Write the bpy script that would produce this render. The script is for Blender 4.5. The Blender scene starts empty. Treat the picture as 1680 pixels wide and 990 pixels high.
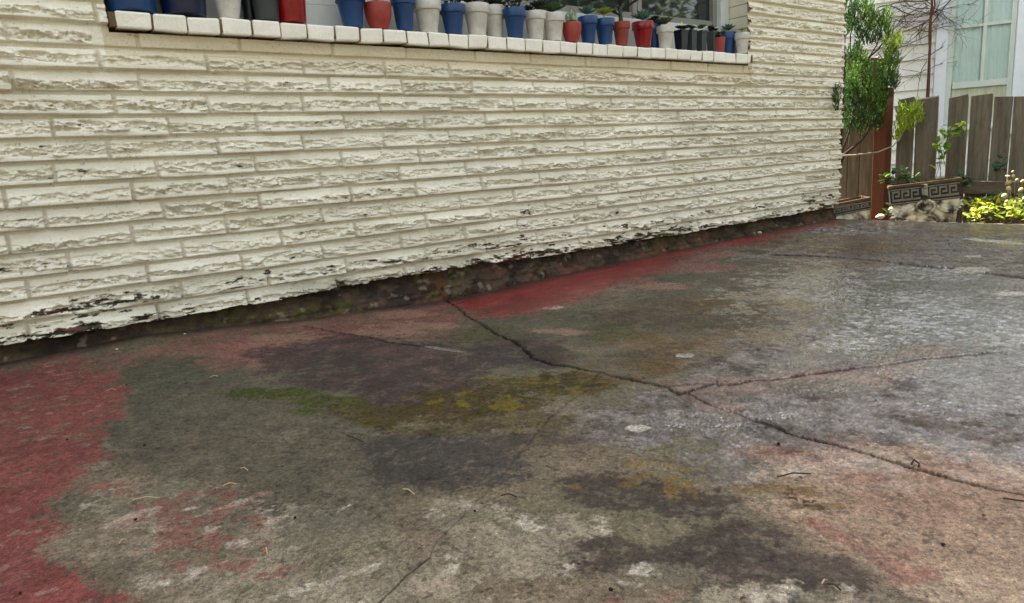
import bpy, bmesh, math, random
import numpy as np
from mathutils import Vector, Matrix, noise as mn
random.seed(7); rng = np.random.default_rng(7)
S = bpy.context.scene
COL = S.collection

# ------------------------------------------------------------ camera
# world: X along the brick wall (away from the camera), Y towards the wall, Z up, camera at the origin
F = 1150.0; CX, CY = 840.0, 495.0
_x = np.array([1560., -325., F]); _x /= np.linalg.norm(_x)
_d = np.array([360., (F*F + 360*1560)/325., F]); _d /= np.linalg.norm(_d)
_y = np.cross(-_d, _x)
RW = np.stack([_x, _y, -_d])                       # world = RW @ (right, down, forward)
cam_d = bpy.data.cameras.new('camera'); cam = bpy.data.objects.new('camera', cam_d); COL.objects.link(cam)
cam_d.sensor_width = 36; cam_d.lens = 36*F/1680; cam_d.clip_start = .02; cam_d.clip_end = 500
m = Matrix([[RW[i][0], -RW[i][1], -RW[i][2], 0] for i in range(3)] + [[0, 0, 0, 1]])
cam.matrix_world = m
S.camera = cam
FWD = RW[:, 2]

# ------------------------------------------------------------ light
world = bpy.data.worlds.new('World'); S.world = world; world.use_nodes = True
wn = world.node_tree; bg = wn.nodes['Background']; bg.inputs[1].default_value = .15
sky = wn.nodes.new('ShaderNodeTexSky'); sky.sky_type = 'NISHITA'; sky.sun_disc = False
SUN_EL, SUN_AZ = 52, 5                            # azimuth measured from +Y towards +X
sky.sun_elevation = math.radians(SUN_EL); sky.sun_rotation = math.radians(SUN_AZ)
sky.air_density = 1.0; sky.dust_density = 2.5; sky.ozone_density = 1.0
hs = wn.nodes.new('ShaderNodeHueSaturation'); hs.inputs['Saturation'].default_value = .42
wt = wn.nodes.new('ShaderNodeMix'); wt.data_type = 'RGBA'; wt.blend_type = 'MULTIPLY'; wt.inputs[0].default_value = 1; wt.inputs[7].default_value = (1.0, .97, .93, 1)   # hazy, warm-balanced daylight
wn.links.new(sky.outputs[0], hs.inputs['Color']); wn.links.new(hs.outputs[0], wt.inputs[6]); wn.links.new(wt.outputs[2], bg.inputs[0])
sl = bpy.data.lights.new('sun', 'SUN'); sl.energy = 5.0; sl.angle = math.radians(.53); sl.color = (1, .95, .86)
so = bpy.data.objects.new('sun', sl); COL.objects.link(so)
sd = Vector((math.sin(math.radians(SUN_AZ))*math.cos(math.radians(SUN_EL)), math.cos(math.radians(SUN_AZ))*math.cos(math.radians(SUN_EL)), math.sin(math.radians(SUN_EL))))
so.rotation_euler = sd.to_track_quat('Z', 'Y').to_euler(); so.location = (0, 6, 8)
S.view_settings.view_transform = 'Standard'; S.view_settings.look = 'None'
S.view_settings.exposure = 2.3; S.view_settings.gamma = 1
S.render.engine = 'CYCLES'

# ------------------------------------------------------------ helpers
def ray(px, py): return RW @ np.array([px-CX, py-CY, F])
def onwall(px, py, y):  r = ray(px, py); return r*(y/r[1])
def onground(px, py, z): r = ray(px, py); return r*(z/r[2])
def onx(px, py, x): r = ray(px, py); return r*(x/r[0])
def atdist(px, py, dist): return ray(px, py)/F*dist
def project(P):
    c = P @ RW                                     # rows times RW == RW^T P
    zz = np.maximum(c[..., 2], 1e-3)
    return CX + F*c[..., 0]/zz, CY + F*c[..., 1]/zz, c[..., 2]

def h2(ix, iy, seed):
    n = (ix.astype(np.int64)*374761393 + iy.astype(np.int64)*668265263 + seed*1274126177) & 0xffffffff
    n = ((n ^ (n >> 13))*1274126177) & 0xffffffff
    n = ((n ^ (n >> 16))*2246822519) & 0xffffffff
    return ((n ^ (n >> 15)) & 0xffffff).astype(np.float64)/0xffffff
def vn(x, y, seed=0):                              # value noise, 0..1
    ix = np.floor(x); iy = np.floor(y); fx = x-ix; fy = y-iy
    fx = fx*fx*(3-2*fx); fy = fy*fy*(3-2*fy)
    a = h2(ix, iy, seed); b = h2(ix+1, iy, seed); c = h2(ix, iy+1, seed); d = h2(ix+1, iy+1, seed)
    return (a*(1-fx)+b*fx)*(1-fy) + (c*(1-fx)+d*fx)*fy
def fbm(x, y, seed=0, o=4, g=.5):
    s = 0; a = 1; t = 0
    for i in range(o):
        s = s + a*vn(x*2**i + 17.3*i, y*2**i + 9.1*i, seed+i*31); t += a; a *= g
    return s/t
def sm(a, b, x):
    t = np.clip((x-a)/(b-a), 0, 1); return t*t*(3-2*t)

def srgb(r, g, b):
    return tuple(((c/255)/12.92 if c/255 <= .04045 else ((c/255+.055)/1.055)**2.4) for c in (r, g, b))

def material(name, color=(.5, .5, .5), rough=.7, spec=.5, var=.0, scale=8., bump=0., bscale=60., attr=None, trans=0., grain=0., gscale=300., stretch=None, dist=.004, coat=0.):
    """one procedural surface: colour (or colour attribute) x large noise x fine grain, noise bump, optional leaf translucency"""
    m = bpy.data.materials.new(name); m.use_nodes = True; nt = m.node_tree; N = nt.nodes; L = nt.links
    b = N['Principled BSDF']; b.inputs['Roughness'].default_value = rough; b.inputs['Specular IOR Level'].default_value = spec
    b.inputs['Coat Weight'].default_value = coat; b.inputs['Coat Roughness'].default_value = .15
    tc = N.new('ShaderNodeTexCoord'); vec = tc.outputs['Object']
    if stretch:
        mp = N.new('ShaderNodeMapping'); mp.inputs['Scale'].default_value = stretch; L.new(vec, mp.inputs[0]); vec = mp.outputs[0]
    if attr:
        a = N.new('ShaderNodeAttribute'); a.attribute_name = attr; col = a.outputs['Color']
    else:
        a = N.new('ShaderNodeRGB'); a.outputs[0].default_value = (*color, 1); col = a.outputs[0]
    def mul(col, amt, sc, det):
        n = N.new('ShaderNodeTexNoise'); n.inputs['Scale'].default_value = sc; n.inputs['Detail'].default_value = det; n.inputs['Roughness'].default_value = .65
        L.new(vec, n.inputs[0])
        r = N.new('ShaderNodeMapRange'); r.inputs[1].default_value = .25; r.inputs[2].default_value = .75
        r.inputs[3].default_value = 1-amt; r.inputs[4].default_value = 1+amt; L.new(n.outputs[0], r.inputs[0])
        v = N.new('ShaderNodeVectorMath'); v.operation = 'SCALE'; L.new(col, v.inputs[0]); L.new(r.outputs[0], v.inputs['Scale'])
        return v.outputs[0]
    if var: col = mul(col, var, scale, 5)
    if grain: col = mul(col, grain, gscale, 3)
    L.new(col, b.inputs['Base Color'])
    if bump:
        n = N.new('ShaderNodeTexNoise'); n.inputs['Scale'].default_value = bscale; n.inputs['Detail'].default_value = 6; L.new(vec, n.inputs[0])
        bp = N.new('ShaderNodeBump'); bp.inputs['Strength'].default_value = bump; bp.inputs['Distance'].default_value = dist
        L.new(n.outputs[0], bp.inputs['Height']); L.new(bp.outputs[0], b.inputs['Normal'])
    if trans:
        t = N.new('ShaderNodeBsdfTranslucent'); L.new(col, t.inputs[0])
        mx = N.new('ShaderNodeMixShader'); mx.inputs[0].default_value = trans
        L.new(b.outputs[0], mx.inputs[1]); L.new(t.outputs[0], mx.inputs[2]); L.new(mx.outputs[0], N['Material Output'].inputs[0])
    return m

class MB:
    """collects verts and faces (and a colour per vertex), builds ONE mesh object"""
    def __init__(s): s.v = []; s.f = []; s.c = []; s.n = 0
    def add(s, v, f, c=None):
        v = [tuple(p) for p in v]; s.v += v; s.f += [tuple(i+s.n for i in q) for q in f]
        s.c += [c if c else (1, 1, 1)]*len(v); s.n += len(v); return s
    def box(s, c, h, rot=None, jit=0, col=None):
        v = []
        for sx in (-1, 1):
            for sy in (-1, 1):
                for sz in (-1, 1):
                    p = Vector((sx*h[0]+random.uniform(-jit, jit), sy*h[1]+random.uniform(-jit, jit), sz*h[2]+random.uniform(-jit, jit)))
                    if rot is not None: p = rot @ p
                    v.append(p+Vector(c))
        return s.add(v, [(0, 1, 3, 2), (4, 6, 7, 5), (0, 4, 5, 1), (2, 3, 7, 6), (0, 2, 6, 4), (1, 5, 7, 3)], col)
    def tube(s, pts, rad, k=6, col=None):
        pts = [Vector(p) for p in pts]; n = len(pts); V = []; Fc = []
        if not hasattr(rad, '__len__'): rad = [rad]*n
        for i, p in enumerate(pts):
            t = (pts[min(i+1, n-1)]-pts[max(i-1, 0)]).normalized()
            a = t.orthogonal().normalized(); b = t.cross(a)
            if i and (a.dot(pa) < .99): a = (pa - t*pa.dot(t)).normalized(); b = t.cross(a)
            pa = a
            for j in range(k):
                an = 2*math.pi*j/k; V.append(p+(a*math.cos(an)+b*math.sin(an))*rad[i])
        for i in range(n-1):
            for j in range(k):
                Fc.append((i*k+j, i*k+(j+1) % k, (i+1)*k+(j+1) % k, (i+1)*k+j))
        Fc.append(tuple(range(k))[::-1]); Fc.append(tuple((n-1)*k+j for j in range(k)))
        return s.add(V, Fc, col)
    def lathe(s, prof, c=(0, 0, 0), k=32, col=None, wob=0):
        V = []; Fc = []; n = len(prof)
        for (r, z) in prof:
            for j in range(k):
                an = 2*math.pi*j/k; V.append((c[0]+r*math.cos(an), c[1]+r*math.sin(an), c[2]+z))
        for i in range(n-1):
            for j in range(k):
                Fc.append((i*k+j, i*k+(j+1) % k, (i+1)*k+(j+1) % k, (i+1)*k+j))
        Fc.append(tuple(range(k))[::-1]); Fc.append(tuple((n-1)*k+j for j in range(k)))
        return s.add(V, Fc, col)
    def leaf(s, p, d, up, L, W, col=None, fold=.15, curl=.0):
        """pointed leaf: two halves folded along the midrib"""
        d = Vector(d).normalized(); up = Vector(up); sd_ = d.cross(up)
        if sd_.length < 1e-4: sd_ = d.orthogonal()
        sd_.normalize(); up = sd_.cross(d).normalized(); p = Vector(p)
        V = [p, p+d*L*.35+sd_*W*.5+up*W*fold, p+d*L*.72+sd_*W*.36+up*(W*fold-curl*L*.3), p+d*L-up*curl*L, p+d*L*.72-sd_*W*.36+up*(W*fold-curl*L*.3), p+d*L*.35-sd_*W*.5+up*W*fold, p+d*L*.4, p+d*L*.74-up*curl*L*.4]
        return s.add(V, [(0, 1, 6), (1, 2, 7, 6), (2, 3, 7), (0, 6, 5), (6, 7, 4, 5), (7, 3, 4)], col)
    def build(s, name, mat, parent=None, smooth=False, bevel=0, color=False):
        me = bpy.data.meshes.new(name); me.from_pydata(s.v, [], s.f); me.validate()
        if color:
            a = me.color_attributes.new('col', 'FLOAT_COLOR', 'POINT')
            a.data.foreach_set('color', np.array([(*c, 1) for c in s.c], dtype=np.float32).ravel())
        if smooth: me.polygons.foreach_set('use_smooth', [True]*len(me.polygons))
        o = bpy.data.objects.new(name, me); COL.objects.link(o); me.materials.append(mat)
        if parent: o.parent = parent
        if bevel:
            md = o.modifiers.new('bevel', 'BEVEL'); md.width = bevel; md.segments = 2; md.limit_method = 'ANGLE'; md.angle_limit = math.radians(35)
        return o
def tag(o, label=None, cat=None, group=None, kind=None):
    if label: o['label'] = label
    if cat: o['category'] = cat
    if group: o['group'] = group
    if kind: o['kind'] = kind
    return o
def empty(name, loc=(0, 0, 0), rot=(0, 0, 0)):
    o = bpy.data.objects.new(name, None); o.empty_display_size = .05; COL.objects.link(o); o.location = loc; o.rotation_euler = rot
    return o
def grid_mesh(name, P, mat, parent=None, attrs=None, keep=None, smooth=True):
    """P: (rows, cols, 3); attrs: dict name -> (rows, cols, 3) or (rows, cols)"""
    R, Cn = P.shape[:2]
    idx = np.arange(R*Cn).reshape(R, Cn)
    q = np.stack([idx[:-1, :-1], idx[:-1, 1:], idx[1:, 1:], idx[1:, :-1]], -1).reshape(-1, 4)
    if keep is not None: q = q[keep.reshape(-1)]
    used = np.zeros(R*Cn, bool); used[q.ravel()] = True
    remap = np.cumsum(used)-1; q = remap[q]; V = P.reshape(-1, 3)[used]
    me = bpy.data.meshes.new(name); me.vertices.add(len(V)); me.vertices.foreach_set('co', V.astype(np.float32).ravel())
    me.loops.add(q.size); me.loops.foreach_set('vertex_index', q.astype(np.int32).ravel())
    me.polygons.add(len(q)); me.polygons.foreach_set('loop_start', np.arange(0, q.size, 4, dtype=np.int32)); me.polygons.foreach_set('loop_total', np.full(len(q), 4, dtype=np.int32))
    me.polygons.foreach_set('use_smooth', np.full(len(q), smooth))
    me.update(calc_edges=True)
    for k, A in (attrs or {}).items():
        if A.ndim == 3:
            a = me.color_attributes.new(k, 'FLOAT_COLOR', 'POINT'); B = A.reshape(-1, 3)[used]
            a.data.foreach_set('color', np.concatenate([B, np.ones((len(B), 1))], 1).astype(np.float32).ravel())
        else:
            a = me.attributes.new(k, 'FLOAT', 'POINT'); a.data.foreach_set('value', A.reshape(-1)[used].astype(np.float32))
    o = bpy.data.objects.new(name, me); COL.objects.link(o); me.materials.append(mat)
    if parent: o.parent = parent
    return o

D = 2.46            # brick face plane
GZ = -.50           # patio level
XC = 4.59           # house corner
EDGE = 4.56         # far edge of the slab
WX0, WX1 = .40, 3.57   # window opening
SILL_T, SILL_B = .512, .462

# ------------------------------------------------------------ ground beyond the slab
soil = material('soil', srgb(86, 72, 52), .95, .2, .4, 3, .8, 40, grain=.3, gscale=120, dist=.02)
n = 60
gx = np.concatenate([np.linspace(-60, -6, 12), np.linspace(-5.5, 12, 60), np.linspace(13, 70, 12)])
gy = np.concatenate([np.linspace(-60, -6, 12), np.linspace(-5.5, 12, 60), np.linspace(13, 70, 12)])
GX, GY = np.meshgrid(gx, gy)
GZz = -.66 + .03*fbm(GX*2, GY*2, 5) - .0*GX
g = grid_mesh('ground', np.stack([GX, GY, GZz], -1), soil); tag(g, kind='structure')

# ------------------------------------------------------------ patio slab
def slab_z(x, y):
    dl = np.interp(x, [-.3, 0, .36, .9, 1.5, 2.2, 2.9, 4.5], [.025, .022, .03, -.012, -.042, -.022, -.012, 0])
    return GZ + dl*sm(1.1, 2.35, y)
def gpoint(px, py):                                # photo measurement -> point on the slab
    p = onground(px, py, GZ)
    for _ in range(4): p = onground(px, py, float(slab_z(p[0], p[1])))
    return p

th0 = math.atan2(FWD[1], FWD[0])
th = th0 + np.radians(np.concatenate([np.linspace(-180, -50, 26)[:-1], np.linspace(-50, -41, 20)[:-1], np.linspace(-41, 41, 1500), np.linspace(41, 50, 20)[1:], np.linspace(50, 180, 26)[1:]]))
inv = np.concatenate([np.linspace(20, 2.2, 40)[:-1], np.linspace(2.2, 1/6.6, 1250)])    # steps in 1/r: even cover of the view
rr = 1/inv
TH, RR = np.meshgrid(th, rr)
X = RR*np.cos(TH); Y = RR*np.sin(TH)
Z = slab_z(X, Y)
U, V, DZ = project(np.stack([X, Y, Z], -1))
behind = DZ < .05; near0 = (DZ > .1) & (RR < 5)
U = np.where(behind, -4000, np.clip(U, -900, 2600)); V = np.where(behind, 4000, np.clip(V, 300, 1500))

w1 = fbm(X*4, Y*4, 11, 5)-.5; w2 = fbm(X*4+50, Y*4, 12, 5)-.5
wf1 = fbm(X*30, Y*30, 13, 4)-.5; wf2 = fbm(X*30, Y*30+33, 14, 4)-.5
med = fbm(X*9, Y*9, 15, 5); fine = fbm(X*60, Y*60, 16, 4); vfine = fbm(X*220, Y*220, 17, 2); big = fbm(X*1.6, Y*1.6, 18, 4)
med2 = fbm(X*14+7, Y*14, 22, 5); fine2 = fbm(X*90+7, Y*90, 23, 3)
_g = .5*(fbm(X*19+3, Y*19, 24, 4)-.5) + .4*(fbm(X*64, Y*64+9, 25, 3)-.5) + .35*(fbm(X*210, Y*210, 26, 2)-.5)
G1 = (_g-_g[near0].mean())/_g[near0].std()
_g = .5*(fbm(X*27+5, Y*27, 27, 4)-.5) + .5*(fbm(X*110, Y*110+9, 28, 3)-.5)
G2 = (_g-_g[near0].mean())/_g[near0].std()
def fray(o, k=.30, holes=.35):
    o = sm(.18, .82, o + .8*k*G1*np.sqrt(np.clip(4*o*(1-o), 0, 1)))
    return o*(1-holes*sm(.7, 1.7, G2))
def blobs(lst, edge=.35, na=.5, nf=.35):
    """stains: ellipses measured in the photo (centre, half axes in px), frayed by world-space noise"""
    o = np.zeros_like(X)
    for e in lst:
        x, y, rx, ry = e[:4]; s = e[4] if len(e) > 4 else 1.
        t = math.radians(e[5]) if len(e) > 5 else 0
        dx = U-x; dy = V-y
        a = (dx*math.cos(t)+dy*math.sin(t))/rx; b = (-dx*math.sin(t)+dy*math.cos(t))/ry
        dd = np.sqrt(a*a+b*b) + na*w1*1.6 + nf*wf1*1.4
        o = np.maximum(o, s*fray(1-sm(1-edge, 1+edge, dd)))
    return o
def poly(pts, edge=10., amp=40., fa=25., holes=.10):
    x = U+amp*w1*2+fa*wf1*2; y = V+(amp*w2*2+fa*wf2*2)*.45
    dmin = np.full(X.shape, 1e9); ins = np.zeros(X.shape, bool); nP = len(pts)
    for i in range(nP):
        ax, ay = pts[i]; bx, by = pts[(i+1) % nP]; ex, ey = bx-ax, by-ay
        t = np.clip(((x-ax)*ex+(y-ay)*ey)/(ex*ex+ey*ey), 0, 1)
        dmin = np.minimum(dmin, (x-ax-t*ex)**2+(y-ay-t*ey)**2)
        if ay != by: ins ^= ((ay > y) != (by > y)) & (x < (bx-ax)*(y-ay)/(by-ay)+ax)
    sdist = np.where(ins, 1, -1)*np.sqrt(dmin)
    return fray(sm(-edge*2.2, edge*2.2, sdist), .34, holes)

C = np.ones(X.shape+(3,))*np.array(srgb(112, 101, 84))
def lay(c, w):
    global C
    C = C*(1-w[..., None]) + np.array(srgb(*c))*w[..., None]
# general variation of bare concrete
lay((138, 126, 110), .55*sm(.5, .72, med))
lay((86, 82, 68), .6*sm(.52, .7, fbm(X*6+3, Y*6, 44, 5)))
lay((96, 98, 72), .45*sm(.5, .66, fbm(X*3+9, Y*3, 45, 4)))
# grey green biofilm, left centre
lay((84, 80, 66), .8*blobs([(330, 700, 190, 110), (430, 780, 210, 90), (250, 620, 120, 40), (520, 720, 120, 60)]))
lay((70, 74, 58), .6*blobs([(310, 610, 120, 25), (240, 700, 70, 60, .7), (800, 560, 110, 30), (1150, 450, 190, 35), (900, 540, 160, 35)]))
# bluish weathered aggregate, right, with sky sheen painted in
agg = np.clip(blobs([(1500, 520, 260, 100), (1500, 700, 300, 90), (1280, 600, 170, 60), (1050, 700, 110, 35), (1250, 680, 200, 70), (1450, 400, 330, 30), (1680, 600, 200, 170), (1210, 760, 90, 40, .6)], .4), 0, 1)
lay((104, 97, 95), .85*agg)
lay((132, 128, 130), .4*agg*sm(.45, .62, .3*med2+.7*fine))
lay((176, 180, 186), .7*blobs([(1430, 500, 130, 55), (1520, 540, 190, 35), (1490, 460, 100, 25), (1380, 375, 80, 9)], .6)*sm(.4, .6, fine))  # bluish reflection of the sky, painted into the slab colour
lay((70, 62, 56), .75*agg*sm(.5, .62, .45*fbm(X*14, Y*14, 46, 4)+.55*fine2))
# warm pinkish bare slab, lower right
pk = blobs([(1500, 850, 300, 100), (1400, 770, 150, 35), (1620, 900, 200, 130), (1330, 800, 90, 40, .7)], .4)
lay((146, 124, 106), .85*pk)
lay((156, 142, 122), .6*pk*sm(.5, .7, med2))
lay((132, 98, 84), .35*blobs([(1560, 820, 150, 35), (1350, 740, 60, 20), (1280, 745, 60, 16), (1600, 780, 120, 20)], .6))
lay((140, 106, 88), .5*blobs([(1370, 620, 90, 17), (1180, 640, 80, 9), (1160, 655, 80, 14, .8, 22), (1250, 740, 50, 12), (1480, 600, 50, 8), (1240, 625, 90, 9)], .5))
# faded pink paint near the wall
lay((128, 84, 76), .85*poly([(-300, 600), (140, 590), (300, 560), (500, 525), (735, 488), (770, 520), (740, 545), (650, 560), (560, 580), (430, 600), (380, 600), (330, 580), (300, 575), (220, 585), (140, 610), (-200, 640)], 16, 30))
lay((152, 120, 104), .75*blobs([(660, 515, 60, 7), (690, 535, 70, 7), (640, 545, 60, 8), (900, 478, 60, 6), (880, 505, 60, 5), (1080, 470, 50, 6), (990, 475, 50, 5), (930, 545, 50, 5), (1040, 505, 60, 5), (470, 560, 70, 16)], .5))
lay((144, 92, 86), .6*blobs([(1170, 420, 100, 6, 1, -12), (1130, 440, 90, 8), (1010, 462, 70, 6), (700, 620, 60, 40, .6), (640, 655, 60, 14, .6), (420, 585, 80, 25, .7)], .5))
# dark biofilm
dk = blobs([(620, 600, 190, 45), (700, 640, 110, 40), (560, 590, 90, 35), (850, 580, 90, 28)], .35, .4)
lay((58, 46, 46), .92*dk)
lay((104, 78, 74), .5*dk*sm(.5, .7, med2))
lay((50, 48, 46), .82*blobs([(740, 760, 120, 42), (690, 740, 90, 32), (800, 745, 60, 40, .8)], .45, .4))
lay((56, 46, 41), .88*blobs([(1040, 810, 110, 35), (1130, 830, 90, 35), (980, 800, 60, 22), (1220, 900, 140, 60), (1300, 950, 150, 60), (1000, 910, 90, 32), (1120, 920, 110, 38), (890, 720, 60, 12, .8), (1180, 650, 60, 10, .6), (1270, 700, 70, 14, .6), (560, 850, 60, 18, .5), (700, 860, 60, 14, .5)], .5))
lay((70, 60, 44), .8*blobs([(1350, 410, 160, 12), (1150, 520, 200, 30), (1560, 580, 110, 16), (1250, 390, 60, 10), (1530, 470, 90, 8), (1350, 640, 60, 16), (1590, 690, 90, 12), (1100, 590, 100, 22)], .5))
# pale scuffs, and one streak of painted sunlight
pl = blobs([(370, 900, 150, 60), (480, 950, 150, 60), (260, 830, 140, 45), (520, 880, 120, 40), (640, 960, 150, 50), (830, 900, 110, 50), (760, 850, 70, 30), (900, 860, 90, 22), (1090, 940, 70, 20), (1280, 985, 120, 30)], .6)
lay((150, 138, 122), .8*pl*sm(.5, .62, fbm(X*16, Y*24, 47, 5)))
lay((124, 122, 104), .45*pl)
lay((176, 170, 158), .75*pl*sm(.6, .7, fbm(X*22+4, Y*30, 48, 5)))
lay((182, 178, 168), .95*blobs([(1046, 702, 20, 5), (1123, 583, 17, 4), (1400, 450, 14, 3), (730, 573, 40, 2, .5, 8), (1586, 443, 40, 5), (1660, 482, 30, 3), (1597, 420, 14, 2), (1640, 397, 60, 2.5, 1, 5), (900, 505, 26, 3)], .25, .25, .25))  # pale marks; the long thin far-right streak is sunlight painted on
# moss
mg = blobs([(450, 645, 75, 9), (530, 658, 60, 9), (500, 675, 25, 5), (1015, 545, 60, 14, .55), (920, 580, 40, 8, .3), (800, 548, 60, 14, .45), (1180, 395, 60, 8, .5)], .4, .5, .6)*sm(.15, .42, fine)
lay((66, 74, 18), .9*mg)
mo = blobs([(600, 683, 60, 13, 1, 8), (690, 680, 80, 14), (780, 660, 110, 20), (880, 630, 110, 18), (950, 625, 60, 14), (840, 690, 110, 16, .7), (720, 705, 90, 8, .6)], .4, .6, .6)*sm(.12, .42, fine)
lay((74, 64, 24), .92*mo)
lay((60, 54, 24), .75*mo*sm(.48, .62, med2))
lay((112, 98, 20), .75*mo*sm(.6, .72, fbm(X*25, Y*25, 49, 3)))
mo2 = blobs([(1100, 785, 55, 26), (1060, 760, 40, 12), (1120, 810, 40, 18), (1040, 790, 40, 12, .6), (1160, 800, 30, 10, .5), (1075, 872, 22, 6, .5), (950, 798, 22, 5, .5), (880, 715, 35, 12, .5, -40), (980, 380, 10, 3)], .5, .6, .8)*sm(.42, .6, fine)
lay((112, 90, 34), .75*mo2)
lay((98, 76, 36), .75*blobs([(1320, 395, 160, 12), (1420, 405, 120, 9), (1150, 560, 140, 24), (1240, 500, 120, 14), (1060, 600, 80, 16), (1600, 380, 90, 6), (1560, 575, 60, 8), (1300, 805, 100, 7), (1330, 830, 60, 5), (1250, 800, 60, 8), (1010, 620, 60, 10)], .5, .6, .7)*sm(.35, .55, med2))
lay((100, 66, 48), .55*blobs([(1560, 572, 70, 12), (1500, 590, 70, 7), (560, 760, 30, 4)], .5)*sm(.4, .6, fine))
# red paint, fresh and worn
red = poly([(-900, 630), (0, 596), (140, 594), (175, 620), (210, 652), (180, 672), (150, 700), (178, 722), (160, 755), (110, 785), (85, 830), (95, 880), (80, 905), (130, 945), (215, 985), (260, 1100), (-900, 1400)], 15, 16, 24, .05)
chips = sm(.655, .70, fbm(X*26+2, Y*34, 50, 5))
red *= 1-.6*chips
lay((127, 62, 60), .93*red)
lay((114, 62, 58), .6*red*sm(.42, .6, med))
lay((142, 112, 104), .8*sm(.68, .72, fbm(X*34+8, Y*48, 57, 4))*red)
rp = blobs([(330, 880, 100, 45), (280, 840, 70, 20), (360, 820, 60, 18), (240, 860, 60, 14), (370, 900, 60, 22), (180, 800, 60, 14), (440, 930, 60, 14)], .6, .6, .8)*sm(-.2, .5, .6*G1+.8*G2+.3)
lay((122, 58, 56), .62*rp)
rp2 = blobs([(1450, 920, 70, 18, 1, 28), (1380, 880, 70, 12, .8, 28), (1490, 945, 40, 18), (1470, 905, 40, 9, .6), (1005, 985, 14, 5), (1100, 978, 12, 4), (1420, 785, 40, 9, .5), (1630, 850, 30, 8, .4)], .6, .6, .6)
lay((128, 72, 66), .5*rp2)
bright = poly(holes=.08, pts=[(735, 490), (800, 470), (860, 455), (1000, 428), (1150, 397), (1250, 382), (1372, 360), (1376, 366), (1230, 396), (1150, 412), (1105, 428), (1085, 446), (1000, 470), (960, 488), (900, 508), (830, 517), (790, 519), (755, 505)], edge=5, amp=10, fa=10)
lay((148, 38, 38), .95*bright)
lay((158, 84, 76), .6*bright*sm(.58, .68, fbm(X*7, Y*24, 52, 4)))
lay((104, 30, 32), .6*bright*sm(.5, .6, med))
# damp dirt line where slab meets the wall
dirt = sm(2.35, 2.45, Y+.05*w1+.03*wf1+np.interp(X, [0, 1, 1.7, 2.5, 5], [0, .0, .03, .0, 0]))
lay((62, 46, 36), .85*dirt)
# speckle
C *= (1+.07*G1+.05*G2)[..., None].clip(.35, 1.9)
C *= .70*np.array([1.07, 1.0, .93])
C *= (1 + (.35+.45*agg)[..., None]*(fine[..., None]-.5)*1.3)
C *= (1 + 1.0*(vfine[..., None]-.5))
C *= 1 - .45*(sm(.70, .76, fine2)*(1-.6*np.maximum(red, bright)))[..., None]
C *= 1 + .5*(sm(.74, .8, fbm(X*130, Y*130, 53, 2)))[..., None]*agg[..., None]

# cracks, cut into the mesh
def crack_path(pts, jit=.008):
    P = [gpoint(*p)[:2] for p in pts]; out = []
    for a, b in zip(P[:-1], P[1:]):
        L = np.linalg.norm(b-a); k = max(2, int(L/.012))
        nrm = np.array([-(b-a)[1], (b-a)[0]])/max(L, 1e-6)
        for i in range(k):
            out.append(a+(b-a)*i/k + nrm*(0 if i == 0 else random.uniform(-jit, jit)*min(1, L*6)))
    out.append(P[-1]); return np.array(out)
cr = [
 ([(727, 489), (755, 508), (767, 519), (792, 533), (813, 548), (840, 560), (860, 571), (875, 588)], .006, .9),
 ([(875, 588), (902, 597), (939, 601), (992, 612), (1029, 621), (1063, 628), (1094, 634)], .0095, 1),
 ([(1094, 634), (1113, 647), (1134, 641), (1168, 630), (1202, 631), (1233, 624), (1280, 621), (1312, 616), (1357, 610), (1403, 604)], .0065, 1),
 ([(1094, 634), (1140, 629), (1168, 630)], .005, .8),
 ([(1403, 604), (1457, 598), (1503, 590), (1564, 585), (1640, 578)], .004, .7),
 ([(1113, 647), (1128, 645), (1163, 663), (1210, 679), (1234, 689)], .004, .6),
 ([(1234, 689), (1277, 702), (1305, 714), (1340, 722), (1372, 730), (1411, 740), (1459, 755), (1498, 767), (1533, 777), (1569, 787)], .0065, .95),
 ([(1569, 787), (1624, 801), (1679, 811), (1780, 832)], .005, .9),
 ([(1270, 418), (1336, 420), (1382, 423), (1442, 428), (1473, 431)], .012, 1),
 ([(1473, 431), (1518, 437), (1560, 440)], .022, 1),
 ([(1606, 447), (1680, 457), (1800, 470)], .020, 1),
 ([(1500, 425), (1620, 432), (1700, 430)], .006, .4),
 ([(500, 535), (560, 547), (600, 552), (640, 562), (696, 568)], .0045, .8),
 ([(696, 568), (745, 575), (792, 582), (860, 588)], .003, .25),
 ([(985, 612), (965, 640), (930, 660), (900, 690), (870, 725), (850, 748)], .0035, .35),
 ([(850, 748), (820, 785), (790, 815)], .002, .25),
 ([(790, 815), (745, 860), (715, 890), (705, 915)], .0018, .35),
 ([(705, 915), (665, 945), (625, 985), (590, 1020)], .002, .5),
 ([(745, 500), (760, 496)], .004, .5), ([(1310, 612), (1328, 606)], .004, .4), ([(1180, 633), (1175, 622)], .006, .5),
]
crk = np.zeros_like(X); crw = np.zeros_like(X)
near = (DZ > 0) & (RR < 6.5)
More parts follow.
